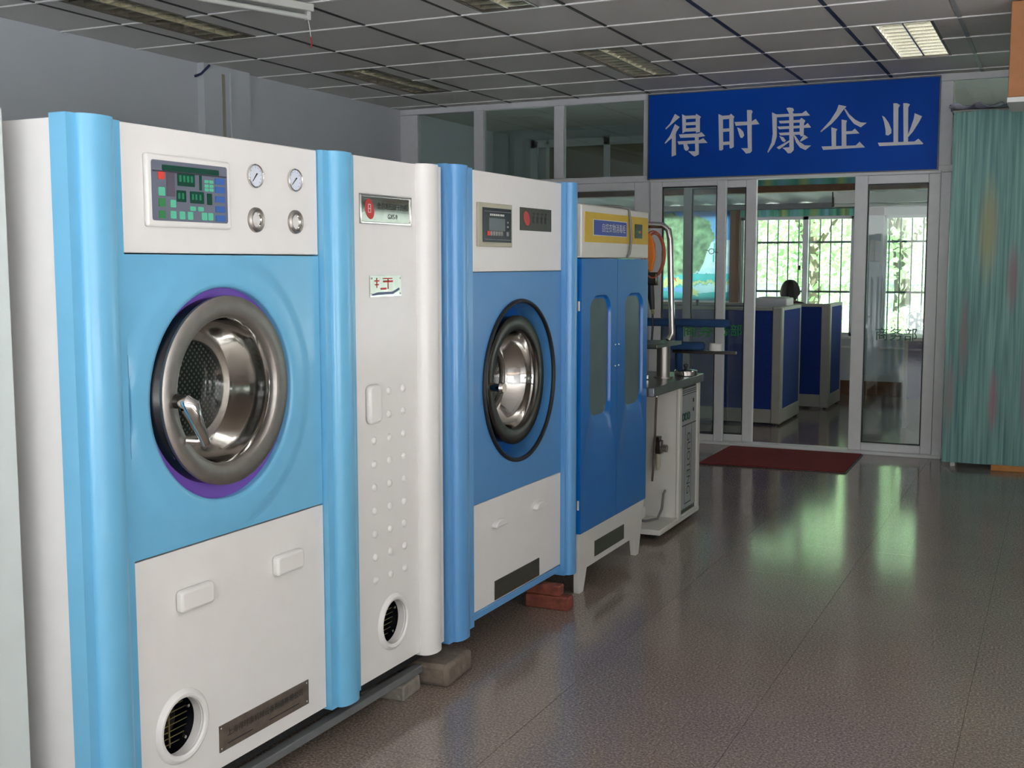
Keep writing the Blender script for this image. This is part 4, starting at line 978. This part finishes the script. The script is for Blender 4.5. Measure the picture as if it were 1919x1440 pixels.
# ------------------------------------------------------------------ office behind the glass
def office_shell():
    # header wall with beam, above the lean-to
    hw = MB().box(XL, XR, 10.60, 10.72, 2.15, CH+.1).build('wall_office', 'wall2'); struct(hw, 'header wall across the office')
    MB().box(XL, XR, 10.56, 10.72, 2.035, 2.095).build('beam', 'brown', hw, bevel=.003)
    MB().box(XL, XR, 10.585, 10.70, 2.095, 2.15).build('beam_cloth', 'valance', hw)
    w = sempty('window_7', 'tan panelled frame high on the office header wall')
    f = MB()
    for x0, x1 in ((-4.80, -4.72), (-4.63, -4.60), (-4.03, -3.97), (-3.40, -3.34), (-2.8, -2.74)): f.box(x0, x1, 10.57, 10.605, 2.20, 2.60)
    f.box(-4.80, -2.74, 10.57, 10.605, 2.53, 2.60); f.box(-4.80, -2.74, 10.57, 10.605, 2.19, 2.22); f.build('window_frame', 'pvc', w)
    for x0, x1 in ((-4.60, -4.03), (-3.97, -3.40), (-3.34, -2.8)): MB().box(x0, x1, 10.588, 10.596, 2.22, 2.53).build('pane', 'amber', w)
    # lean-to roof
    r = MB(); vs = []; n = 260
    for k in range(n+1):
        x = XL+(XR-XL)*k/n; dz = .016*math.sin(k*.55)
        vs += [(x, 10.7, 2.19+dz), (x, 13.0, 2.05+dz)]
    r.add(vs, [(2*k, 2*k+2, 2*k+3, 2*k+1) for k in range(n)])
    ro = r.build('roof', 'rooft'); struct(ro, 'corrugated lean-to roof'); so = ro.modifiers.new('thickness', 'SOLIDIFY'); so.thickness = .004
    MB().box(XL, XR, 12.70, 12.86, 1.985, 2.045).build('eaves_beam', 'greyrail', ro)
    # far wall with its windows
    fw = MB()
    fw.box(XL, XR, YF, YF+.12, 0, .62); fw.box(XL, -4.7, YF, YF+.12, .62, 2.05); fw.box(-3.40, -3.26, YF, YF+.12, .62, 2.05); fw.box(-4.7, -3.40, YF, YF+.12, .62, 1.02); fw.box(-2.04, -1.735, YF, YF+.12, .62, 2.05); fw.box(2.9, XR, YF, YF+.12, .62, 2.05); fw.box(XL, XR, YF, YF+.12, 1.905, 2.05)
    struct(fw.build('wall_far', 'wall2'))
    struct(MB().box(XL, XR, YF-.02, YF, 0, .15).build('baseboard_far', 'brown', bevel=.003))
    struct(MB().box(-3.36, -3.255, YF-.06, YF+.01, .0, 1.98).build('trim_6', 'brown'), 'brown wooden post beside the mural')
    for n_, (a, b, muls) in enumerate(((-3.26, -2.04, (-2.58,)), (-1.735, 2.9, (-.88, 0.0, .88, 1.76)))):
        w = sempty('window_%d' % (8+n_))
        f = MB()
        for x0, x1 in [(a, a+.03), (b-.03, b)]+[(m, m+.055) for m in muls]: f.box(x0, x1, YF+.03, YF+.08, .62, 1.905)
        f.box(a, b, YF+.03, YF+.08, .62, .66); f.box(a, b, YF+.03, YF+.08, 1.875, 1.905)
        f.build('window_frame', 'pvc', w)
        MB().box(a, b, YF-.06, YF+.02, .60, .625).build('window_sill', 'white_pl', w)
        MB().box(a, b, YF-.03, YF, .50, .52).build('ledge', 'white_pl', w)
        xs = [a]+[m+.027 for m in muls]+[b]
        for k in range(len(xs)-1): MB().box(xs[k]+.03, xs[k+1]-.03, YF+.053, YF+.057, .66, 1.875).build('pane', 'glass', w)
        x = a+.04
        while x < b:
            MB().cyl((x, YF+.16, .55), (x, YF+.16, 1.95), .007, n=8).build('grille_bar', 'greyrail', w); x += .1145
        for z in (1.095, 1.632): MB().box(a, b, YF+.15, YF+.175, z-.011, z+.011).build('grille_rail', 'greyrail', w)
    MB().box(-2.62, -2.595, YF+.0, YF+.03, 1.33, 1.38).build('window_latch', 'black', bpy.data.objects['window_8'])
    # pelmet cloth
    vs = []; n = 120; x0, x1 = -3.25, -1.95
    for k in range(n+1):
        x = x0+(x1-x0)*k/n; y = YF-.05+.008*math.sin(k*.8)
        zb = 1.905+.004*abs(math.sin(k*.26))
        vs += [(x, y, zb), (x, y, 1.982), (x, y+.004, 1.982), (x, y+.004, zb)]
    fs = [(4*k+j, 4*k+4+j, 4*k+4+(j+1) % 4, 4*k+(j+1) % 4) for k in range(n) for j in range(4)]
    m = MB(); m.add(vs, fs); tag(m.build('window_valance', 'valance'), 'green patterned pelmet cloth along the far window top', 'valance')
office_shell()

def mural():
    """printed roller blind with a landscape, drawn over the left part of the far window; a flat translucent print"""
    t = thing('printed_blind', 'printed blind showing waterfall, lake and green hills on the far office window', 'blind', (-3.9, YF, .97))
    O = (3.9, -YF, -.97)
    x0, x1, z0, z1 = -4.75, -3.365, .985, 1.995
    fields = [
        ('mural_hill', [(x0, 1.25), (x0, 2.02), (-4.3, 2.02), (-4.05, 1.97), (-3.85, 1.90), (-3.72, 1.94), (-3.60, 1.85), (-3.545, 1.70), (-3.56, 1.38), (-3.6, 1.25)]),
        ('mural_fall', [(-3.53, 1.78), (-3.50, 1.78), (-3.48, 1.95), (-3.51, 1.97)]),
        ('mural_fall', [(-3.72, 1.30), (-3.365, 1.30), (-3.365, 1.66), (-3.50, 1.67), (-3.58, 1.64), (-3.64, 1.50), (-3.67, 1.40)]),
        ('mural_lake', [(-3.56, 1.42), (-3.545, 1.42), (-3.535, 1.63), (-3.55, 1.63)]), ('mural_lake', [(-3.47, 1.40), (-3.45, 1.40), (-3.455, 1.64), (-3.475, 1.64)]),
        ('mural_mist', [(-3.80, 1.28), (-3.365, 1.28), (-3.365, 1.36), (-3.60, 1.36)]),
        ('mural_lake', [(x0, 1.12), (-3.365, 1.14), (-3.365, 1.29), (-3.9, 1.285), (-4.0, 1.26), (x0, 1.22)]),
        ('mural_bank', [(x0, 1.20), (x0, 1.13), (-4.1, 1.14), (-3.75, 1.175), (-3.365, 1.18), (-3.365, 1.215), (-3.75, 1.205), (-4.0, 1.24)]),
        ('mural_mist', [(-3.80, 1.05), (-3.365, 1.07), (-3.365, 1.18), (-3.78, 1.16)]),
        ('mural_lake', [(x0, .97), (-3.365, .97), (-3.365, 1.08), (-3.55, 1.085), (-3.85, 1.05), (-4.0, 1.09), (x0, 1.12)]),
        ('mural_bank', [(-3.83, 1.04), (-3.72, 1.05), (-3.75, 1.11), (-3.80, 1.14), (-3.84, 1.10)]),
        ('mural_deer', [(-4.055, 1.195), (-4.05, 1.195), (-4.045, 1.222), (-4.0, 1.222), (-3.985, 1.195), (-3.978, 1.195), (-3.982, 1.235), (-4.0, 1.25), (-4.05, 1.255), (-4.068, 1.272), (-4.075, 1.262), (-4.062, 1.235)]),
    ]
    def inside(x, z, pg):
        r = False; n = len(pg)
        for k in range(n):
            (a, b), (c, d) = pg[k], pg[(k+1) % n]
            if (b > z) != (d > z) and x < a+(z-b)*(c-a)/(d-b): r = not r
        return r
    slots = ['mural_sky']+sorted({f[0] for f in fields})
    nx, nz = 170, 124
    me = bpy.data.meshes.new('print')
    vs = [(x0+(x1-x0)*i/nx+O[0], -.02, z0+(z1-z0)*j/nz+O[2]) for j in range(nz+1) for i in range(nx+1)]
    fs = [(j*(nx+1)+i, j*(nx+1)+i+1, (j+1)*(nx+1)+i+1, (j+1)*(nx+1)+i) for j in range(nz) for i in range(nx)]
    me.from_pydata(vs, [], fs)
    for s in slots: me.materials.append(M[s])
    for q, pl in enumerate(me.polygons):
        j, i = divmod(q, nx); x = x0+(x1-x0)*(i+.5)/nx; z = z0+(z1-z0)*(j+.5)/nz
        m = 'mural_sky'
        wx, wz = x+.012*math.sin(47*z+9*x)+.008*math.sin(113*z-61*x), z+.012*math.sin(52*x+13*z)+.007*math.sin(131*x+37*z)
        for nm, pg in fields:
            if (inside(wx, wz, pg) if nm in ('mural_hill', 'mural_bank', 'mural_mist') else inside(x, z, pg)): m = nm
        pl.material_index = slots.index(m)
    ob = bpy.data.objects.new('print', me); COL.objects.link(ob); ob.parent = t
    MB(O).cyl((x0, YF-.02, 2.005), (x1, YF-.02, 2.005), .016, n=14).build('roller', 'white_pl', t)
    MB(O).box(x0, x1, YF-.027, YF-.013, .968, .988).build('hem_bar', 'white_pl', t)
mural()

def screen(name, label, x0, x1, yf, y1, H):
    """L-shaped low office screen: front run facing the door and a return to the back"""
    t = thing(name, label, 'office screen', (x1, yf, 0), 0, 'low blue office screens')
    O = (-x1, -yf, 0); T = .05; P = .085
    MB(O).box(x1-P, x1, yf, yf+P, .015, H).build('corner_post', 'frame', t, bevel=.012, seg=3)
    MB(O).box(x0, x1-P, yf+.008, yf+T, .14, H-.03).build('fabric_panel', 'fabric', t)
    MB(O).box(x1-T, x1-.008, yf+P, y1, .14, H-.03).build('fabric_panel', 'fabric', t)
    MB(O).box(x0, x1-P, yf+.004, yf+T+.004, .02, .14).build('kick_plate', 'frame', t, bevel=.003)
    MB(O).box(x1-T-.004, x1-.004, yf+P, y1, .02, .14).build('kick_plate', 'frame', t, bevel=.003)
    MB(O).box(x0, x1-P, yf, yf+T+.008, H-.03, H).build('top_rail', 'frame', t, bevel=.004)
    MB(O).box(x1-T-.008, x1, yf+P, y1, H-.03, H).build('top_rail', 'frame', t, bevel=.004)
    MB(O).box(x1-T-.006, x1-.002, y1-.02, y1+.01, .02, H).build('end_post', 'frame', t, bevel=.004)
    for x, y in ((x0+.05, yf+.03), (x1-.04, yf+.04), (x1-.03, y1-.03)): MB(O).cyl((x, y, 0), (x, y, .02), .018, n=14).build('foot', 'black', t)
    return t
screen('cubicle_screen', 'nearest blue office screen with grey corner post behind the glass door', -4.2, -2.165, 9.985, 10.78, 1.025)
screen('cubicle_screen', 'farther blue office screen near the window, in front of the seated person', -4.2, -2.0, 11.335, 11.99, 1.015)

def desk(name, label, x0, x1, y0, y1, H, leg='frame'):
    t = thing(name, label, 'desk', ((x0+x1)/2, (y0+y1)/2, 0))
    O = (-(x0+x1)/2, -(y0+y1)/2, 0)
    MB(O).box(x0, x1, y0, y1, H-.03, H).build('desktop', 'white_pl', t, bevel=.004)
    MB(O).box(x0+.03, x1-.03, y0+.04, y0+.06, .25, H-.03).build('modesty_panel', leg, t)
    for x in (x0+.02, x1-.05): MB(O).box(x, x+.03, y0+.02, y1-.02, 0, H-.03).build('side_panel', 'frame', t)
    return t
desk('office_desk', 'desk between the two blue screens', -3.6, -2.25, 10.30, 10.95, .74)
desk('office_desk', 'desk at the window beyond the farther blue screen', -3.2, -2.2, 12.15, 12.7, .74)
desk('office_desk', 'white-topped desk seen through the right glass leaf', -1.22, -.2, 10.3, 11.9, .775, 'fabric')

def office_items():
    t = thing('printer', 'grey office printer standing behind the nearest blue screen', 'printer', (-2.42, 10.78, .74))
    MB().box(-.155, .155, -.14, .14, 0, .345).build('casing', 'white_pl', t, bevel=.012)
    MB().box(-.13, .13, -.143, -.138, .16, .26).build('tray_slot', 'slot', t)
    MB().box(-.12, .12, -.10, .12, .345, .352).build('lid', 'frame', t, bevel=.004)
    MB().box(-.12, .12, -.22, -.14, .05, .065).build('paper_tray', 'frame', t)
    t = thing('desk_fan', 'round white fan on the desk behind the right glass leaf', 'fan', (-1.22, 11.3, .777))
    MB().lathe((0, 0, 0), [(.0001, 0), (.07, 0), (.07, .012), (.02, .02), (.0001, .02)], 'Z', 24).build('fan_base', 'white_pl', t)
    MB().cyl((0, .05, .015), (0, .05, .10), .010, n=12).build('stem', 'white_pl', t)
    MB().lathe((0, 0, .100), [(.082+.004*math.cos(k*PI/4), .004*math.sin(k*PI/4)) for k in range(8)], 'Y', 40, closed=True).build('guard_ring', 'white_pl', t)
    for k in range(5):
        a = 2*PI*k/5
        c, s = math.cos(a), math.sin(a)
        MB().add([(0, .01, .100), (.07*c-.022*s, .004, .100+.07*s+.022*c), (.075*c, .010, .100+.075*s), (.07*c+.026*s, .018, .100+.07*s-.026*c), (0, .014, .100), (.072*c, .016, .100+.072*s)],
                 [(0, 1, 2), (0, 2, 3), (4, 2, 1), (4, 3, 2), (0, 3, 4), (0, 4, 1)]).build('blade', 'white_pl', t)
    MB().cyl((0, -.008, .100), (0, .05, .100), .022, n=18).build('motor', 'white_pl', t)
    t = thing('document_box', 'dark green box on the desk right of the door jamb', 'box', (-.80, 11.0, .775))
    MB().box(-.12, .15, -.1, .1, 0, .075).build('box_base', 'gbox', t, bevel=.004); MB().box(-.123, .153, -.103, .103, .068, .098).build('box_lid', 'white_pl', t, bevel=.004)
    # things standing on the left run of the near screen's desk
    t = thing('water_bottle', 'small dark bottle standing above the screen in front of the mural', 'bottle', (-3.05, 10.45, .74))
    MB().lathe((0, 0, 0), [(.0001, 0), (.03, 0), (.032, .01), (.032, .22), (.012, .27), (.012, .30)], 'Z', 20).build('bottle_body', 'gbox', t)
    MB().cyl((0, 0, .30), (0, 0, .33), .014, n=14).build('bottle_cap', 'black', t)
    o = MB(); o.prism([(-.13, -.10), (.13, -.09), (.12, .10), (-.13, .09)], fZ, 0, .24); o = o.build('paper_stack', 'frame', None, bevel=.02); o.location = (-3.33, 10.5, .74); tag(o, 'stack of papers beside the bottle in front of the mural', 'papers')
    o = MB(); o.prism([(-.11, -.07), (.11, -.07), (.13, .0), (.10, .07), (-.12, .07)], fZ, 0, .27); o = o.build('cloth_bundle', 'black', None, bevel=.05, seg=4); o.location = (-3.72, 10.5, .74); tag(o, 'dark cloth bundle left of the paper stack behind the glass', 'cloth')
    t = thing('tube_batten', 'white tube batten under the lean-to roof beyond the doorway', 'tube lamp', (-2.05, 12.0, 2.05), 0)
    MB().prism([(-.07, .06), (.07, .06), (.07, .0), (.03, -.055), (-.03, -.055)], lambda a, b, c: (c, a, b), -.06, .9).build('reflector', 'white_pl', t, bevel=.004)
    MB().cyl((-.05, -.03, -.075), (.88, -.03, -.075), .013, n=12).build('tube_lamp', 'tubeoff', t)
    MB().box(-.075, -.055, -.05, .03, -.09, .075).build('lamp_holder', 'dsteel', t)
office_items()

# ------------------------------------------------------------------ seated person, seen from behind
def person():
    px, py = -2.522, 11.92
    me = bpy.data.meshes.new('person')
    J = {'pelvis': (0, 0, .50, .155, .12), 'belly': (0, .01, .66, .145, .105), 'chest': (0, .0, .86, .165, .105), 'neckb': (0, .005, .985, .075, .06), 'neck': (0, .02, 1.035, .05, .052), 'skull': (0, .035, 1.075, .066, .078), 'crown': (0, .03, 1.165, .07, .082)}
    for s in (-1, 1):
        n = 'L' if s < 0 else 'R'
        J['sh'+n] = (s*.165, 0, .96, .062, .058); J['el'+n] = (s*.215, .12, .72, .043, .043); J['wr'+n] = (s*.13, .34, .765, .028, .026); J['ha'+n] = (s*.11, .41, .765, .034, .018)
        J['hip'+n] = (s*.09, .06, .49, .09, .085); J['kn'+n] = (s*.11, .44, .50, .062, .06); J['an'+n] = (s*.11, .42, .09, .04, .042); J['ft'+n] = (s*.115, .53, .035, .038, .03)
        for q, (dx, dy, dz) in enumerate(((-.028, .06, 0), (-.010, .075, 0), (.009, .072, -.002), (.027, .058, -.004))):
            J['f%d%s' % (q, n)] = (s*.11+dx, .43+dy*.55, .765+dz, .0095, .009); J['g%d%s' % (q, n)] = (s*.11+dx*1.1, .43+dy*1.15, .757+dz, .0085, .008)
        J['t'+n] = (s*.11-s*.035, .40, .768, .011, .010); J['u'+n] = (s*.11-s*.055, .435, .763, .0095, .009)
    E = [('pelvis', 'belly'), ('belly', 'chest'), ('chest', 'neckb'), ('neckb', 'neck'), ('neck', 'skull'), ('skull', 'crown')]
    for n in 'LR':
        E += [('neckb', 'sh'+n), ('sh'+n, 'el'+n), ('el'+n, 'wr'+n), ('wr'+n, 'ha'+n), ('pelvis', 'hip'+n), ('hip'+n, 'kn'+n), ('kn'+n, 'an'+n), ('an'+n, 'ft'+n), ('ha'+n, 't'+n), ('t'+n, 'u'+n)]
        for q in range(4): E += [('ha'+n, 'f%d%s' % (q, n)), ('f%d%s' % (q, n), 'g%d%s' % (q, n))]
    names = list(J)
    me.from_pydata([J[k][:3] for k in names], [(names.index(a), names.index(b)) for a, b in E], [])
    o = bpy.data.objects.new('person', me); COL.objects.link(o); o.location = (px, py, 0)
    sk = o.modifiers.new('skin', 'SKIN'); sk.use_smooth_shade = True
    for k, n in enumerate(names):
        d = me.skin_vertices[0].data[k]; d.radius = J[n][3:5]; d.use_root = (n == 'pelvis')
    o.modifiers.new('sub', 'SUBSURF').levels = 2; o.modifiers['sub'].render_levels = 2
    dg = bpy.context.evaluated_depsgraph_get()
    m2 = bpy.data.meshes.new_from_object(o.evaluated_get(dg)); bpy.data.objects.remove(o)
    m2.materials.clear(); m2.materials.append(M['cloth']); m2.materials.append(M['skin'])
    for p in m2.polygons:
        c = p.center
        p.use_smooth = True
        if c.z > 1.02 or (c.y > .36 and c.z > .72): p.material_index = 1
    ob = bpy.data.objects.new('person', m2); COL.objects.link(ob); ob.location = (px, py, 0)
    tag(ob, 'seated person with short dark hair and dark maroon top, seen from behind', 'person')
    # face (towards the window) and ears
    f = MB(); f.lathe((0, .118, 1.098), [(.0001, .022), (.009, .012), (.014, 0)], 'Y', 12); f.build('nose', 'skin', ob)
    for s in (-1, 1):
        MB().lathe((s*.030, .104, 1.118), [(.0001, .010), (.009, .007), (.012, 0)], 'Y', 12).build('eye', 'dial', ob)
        MB().lathe((s*.078, .03, 1.09), [(.0001, .010), (.018, .008), (.024, 0), (.018, -.008), (.0001, -.010)], 'X', 14).build('ear', 'skin', ob)
    MB().box(-.024, .024, .106, .113, 1.050, 1.057).build('mouth', 'red', ob, bevel=.002)
    # hair: short bob covering back and sides
    vs = []; nu, nv = 36, 18
    for j in range(nv+1):
        v = j/nv
        for i in range(nu):
            a = 2*PI*i/nu
            back = (1-math.sin(a))/2            # 1 at the back (-y), 0 at the face
            zb = 1.150-.115*min(1, back*1.5)     # hair line
            ph = v*PI/2
            rx, ry = .100+.006*math.sin(5*a), .110+.004*math.sin(7*a)
            k = math.cos(ph)**.8 if ph < PI/2 else 0
            top = 1.238
            z = zb+(top-zb)*math.sin(ph)
            k2 = k*(1 if z > 1.09 else .86+.14*(z-zb)/max(.001, 1.09-zb))
            vs.append((rx*k2*math.cos(a), .026+ry*k2*math.sin(a), z))
    fs = [(j*nu+i, j*nu+(i+1) % nu, (j+1)*nu+(i+1) % nu, (j+1)*nu+i) for j in range(nv) for i in range(nu)]
    MB().add(vs, fs).build('hair', 'hair', ob, angle=60)
    t = thing('office_chair', 'office chair under the seated person behind the far screen', 'chair', (px, py, 0))
    MB().box(-.22, .22, -.20, .24, .365, .415).build('seat', 'black', t, bevel=.02, seg=3)
    MB().box(-.19, .19, -.25, -.205, .45, .90).build('backrest', 'black', t, bevel=.02, seg=3)
    MB().box(-.03, .03, -.24, -.19, .38, .47).build('back_bracket', 'dsteel', t)
    MB().cyl((0, 0, .08), (0, 0, .37), .025, n=14).build('column', 'dsteel', t)
    for k in range(5):
        a = 2*PI*k/5+.3; MB().tube([(0, 0, .09), (.24*math.cos(a), .24*math.sin(a), .06), (.25*math.cos(a), .25*math.sin(a), 0.0)], .018, 8).build('leg', 'black', t)
person()

# ------------------------------------------------------------------ garden beyond the far window
def garden():
    g = MB(); g.box(-25, 25, YF+.15, 45, -.14, -.02); g.box(-25, 25, -25, YR-.2, -.14, -.02); g.box(XR+.2, 25, YR-.2, YF+.15, -.14, -.02); g = g.build('ground', 'ground'); struct(g, 'pale paving outside')  # rear and right stretches are unseen, added to bounce sunlight up to the ceiling
    def foliage(name, label, cat, c, r, n, m, trunk=None, size=.11, seed=1):
        rnd = random.Random(seed)
        t = thing(name, label, cat, (c[0], c[1], -.02), 0, 'greenery outside the far window')
        vs = []; fs = []
        for k in range(n):
            while True:
                p = Vector((rnd.uniform(-1, 1), rnd.uniform(-1, 1), rnd.uniform(-1, 1)))
                if .25 < p.length < 1: break
            p = Vector((p.x*r[0], p.y*r[1], c[2]+.02+p.z*r[2]))
            if p.z < .03: continue
            d = Vector((rnd.gauss(0, 1), rnd.gauss(0, 1), rnd.gauss(0, .6)+.2)).normalized(); a = d.orthogonal().normalized(); a.rotate(Matrix.Rotation(rnd.uniform(0, 6.28), 3, d)); b = d.cross(a)
            s = size*rnd.uniform(.6, 1.3); i = len(vs)
            vs += [p-a*s, p+b*s*.45+d*s*.1, p+a*s, p-b*s*.45+d*s*.1]; fs += [(i, i+1, i+2), (i, i+2, i+3)]
        o = MB(); o.add(vs, fs)
        f = o.build('foliage', m, t, smooth=False); f['kind'] = 'stuff'
        if trunk:
            MB().tube([(0, 0, 0), (.05, .02, trunk*.4), (-.03, .05, trunk*.75), (.06, 0, trunk)], [.13, .11, .09, .05], 10).build('trunk', 'bark', t)
            for q in range(3):
                a = 2.1*q; MB().tube([(0, .03, trunk*.6), (.5*math.cos(a), .5*math.sin(a), trunk*.9), (.9*math.cos(a), .9*math.sin(a), trunk*1.1)], [.05, .035, .015], 8).build('branch', 'bark', t)
    foliage('garden_tree', 'leafy tree outside left of the thick window mullion', 'tree', (-5.5, 16.6, 2.2), (1.2, .9, 1.5), 3000, 'leaf', 2.2, .075, 1)
    foliage('garden_tree', 'leafy tree outside right of the thick window mullion', 'tree', (-3.6, 18.6, 2.4), (1.3, 1.0, 1.9), 3200, 'leaf2', 2.6, .075, 2)
    foliage('garden_tree', 'tree seen outside through the right glass leaf', 'tree', (-2.0, 16.4, 2.2), (.9, .9, 1.5), 1900, 'leaf', 2.5, .07, 3)
    foliage('garden_tree', 'tall tree outside at the far right behind the teal rack', 'tree', (.6, 18.0, 2.4), (1.8, 1.2, 1.8), 3200, 'leaf2', 2.4, .08, 4)
    foliage('garden_tree', 'tall tree outside beyond the right street windows', 'tree', (6.5, 6.5, 2.4), (2.0, 2.0, 2.0), 2200, 'leaf', 2.4, .16, 8)
    foliage('garden_shrub', 'bright low shrub outside beside the far screen', 'shrub', (-2.75, 14.6, .45), (.5, .5, .45), 1300, 'leaf', None, .06, 5)
    foliage('garden_shrub', 'low shrub outside below the right glass leaf text', 'shrub', (-1.6, 14.8, .45), (.5, .5, .45), 1200, 'leaf', None, .06, 6)
    foliage('garden_shrub', 'shrub outside in the left part of the far window', 'shrub', (-4.3, 15.6, .55), (.7, .5, .5), 1400, 'leaf2', None, .07, 7)
    w = MB(); w.box(-9, 6, 20.6, 20.75, -.02, 1.05); w.box(-9, 6, 20.57, 20.78, 1.05, 1.12)
    tag(w.build('garden_wall', 'ground', bevel=.01), 'pale low garden wall outside the far window', 'wall')
garden()
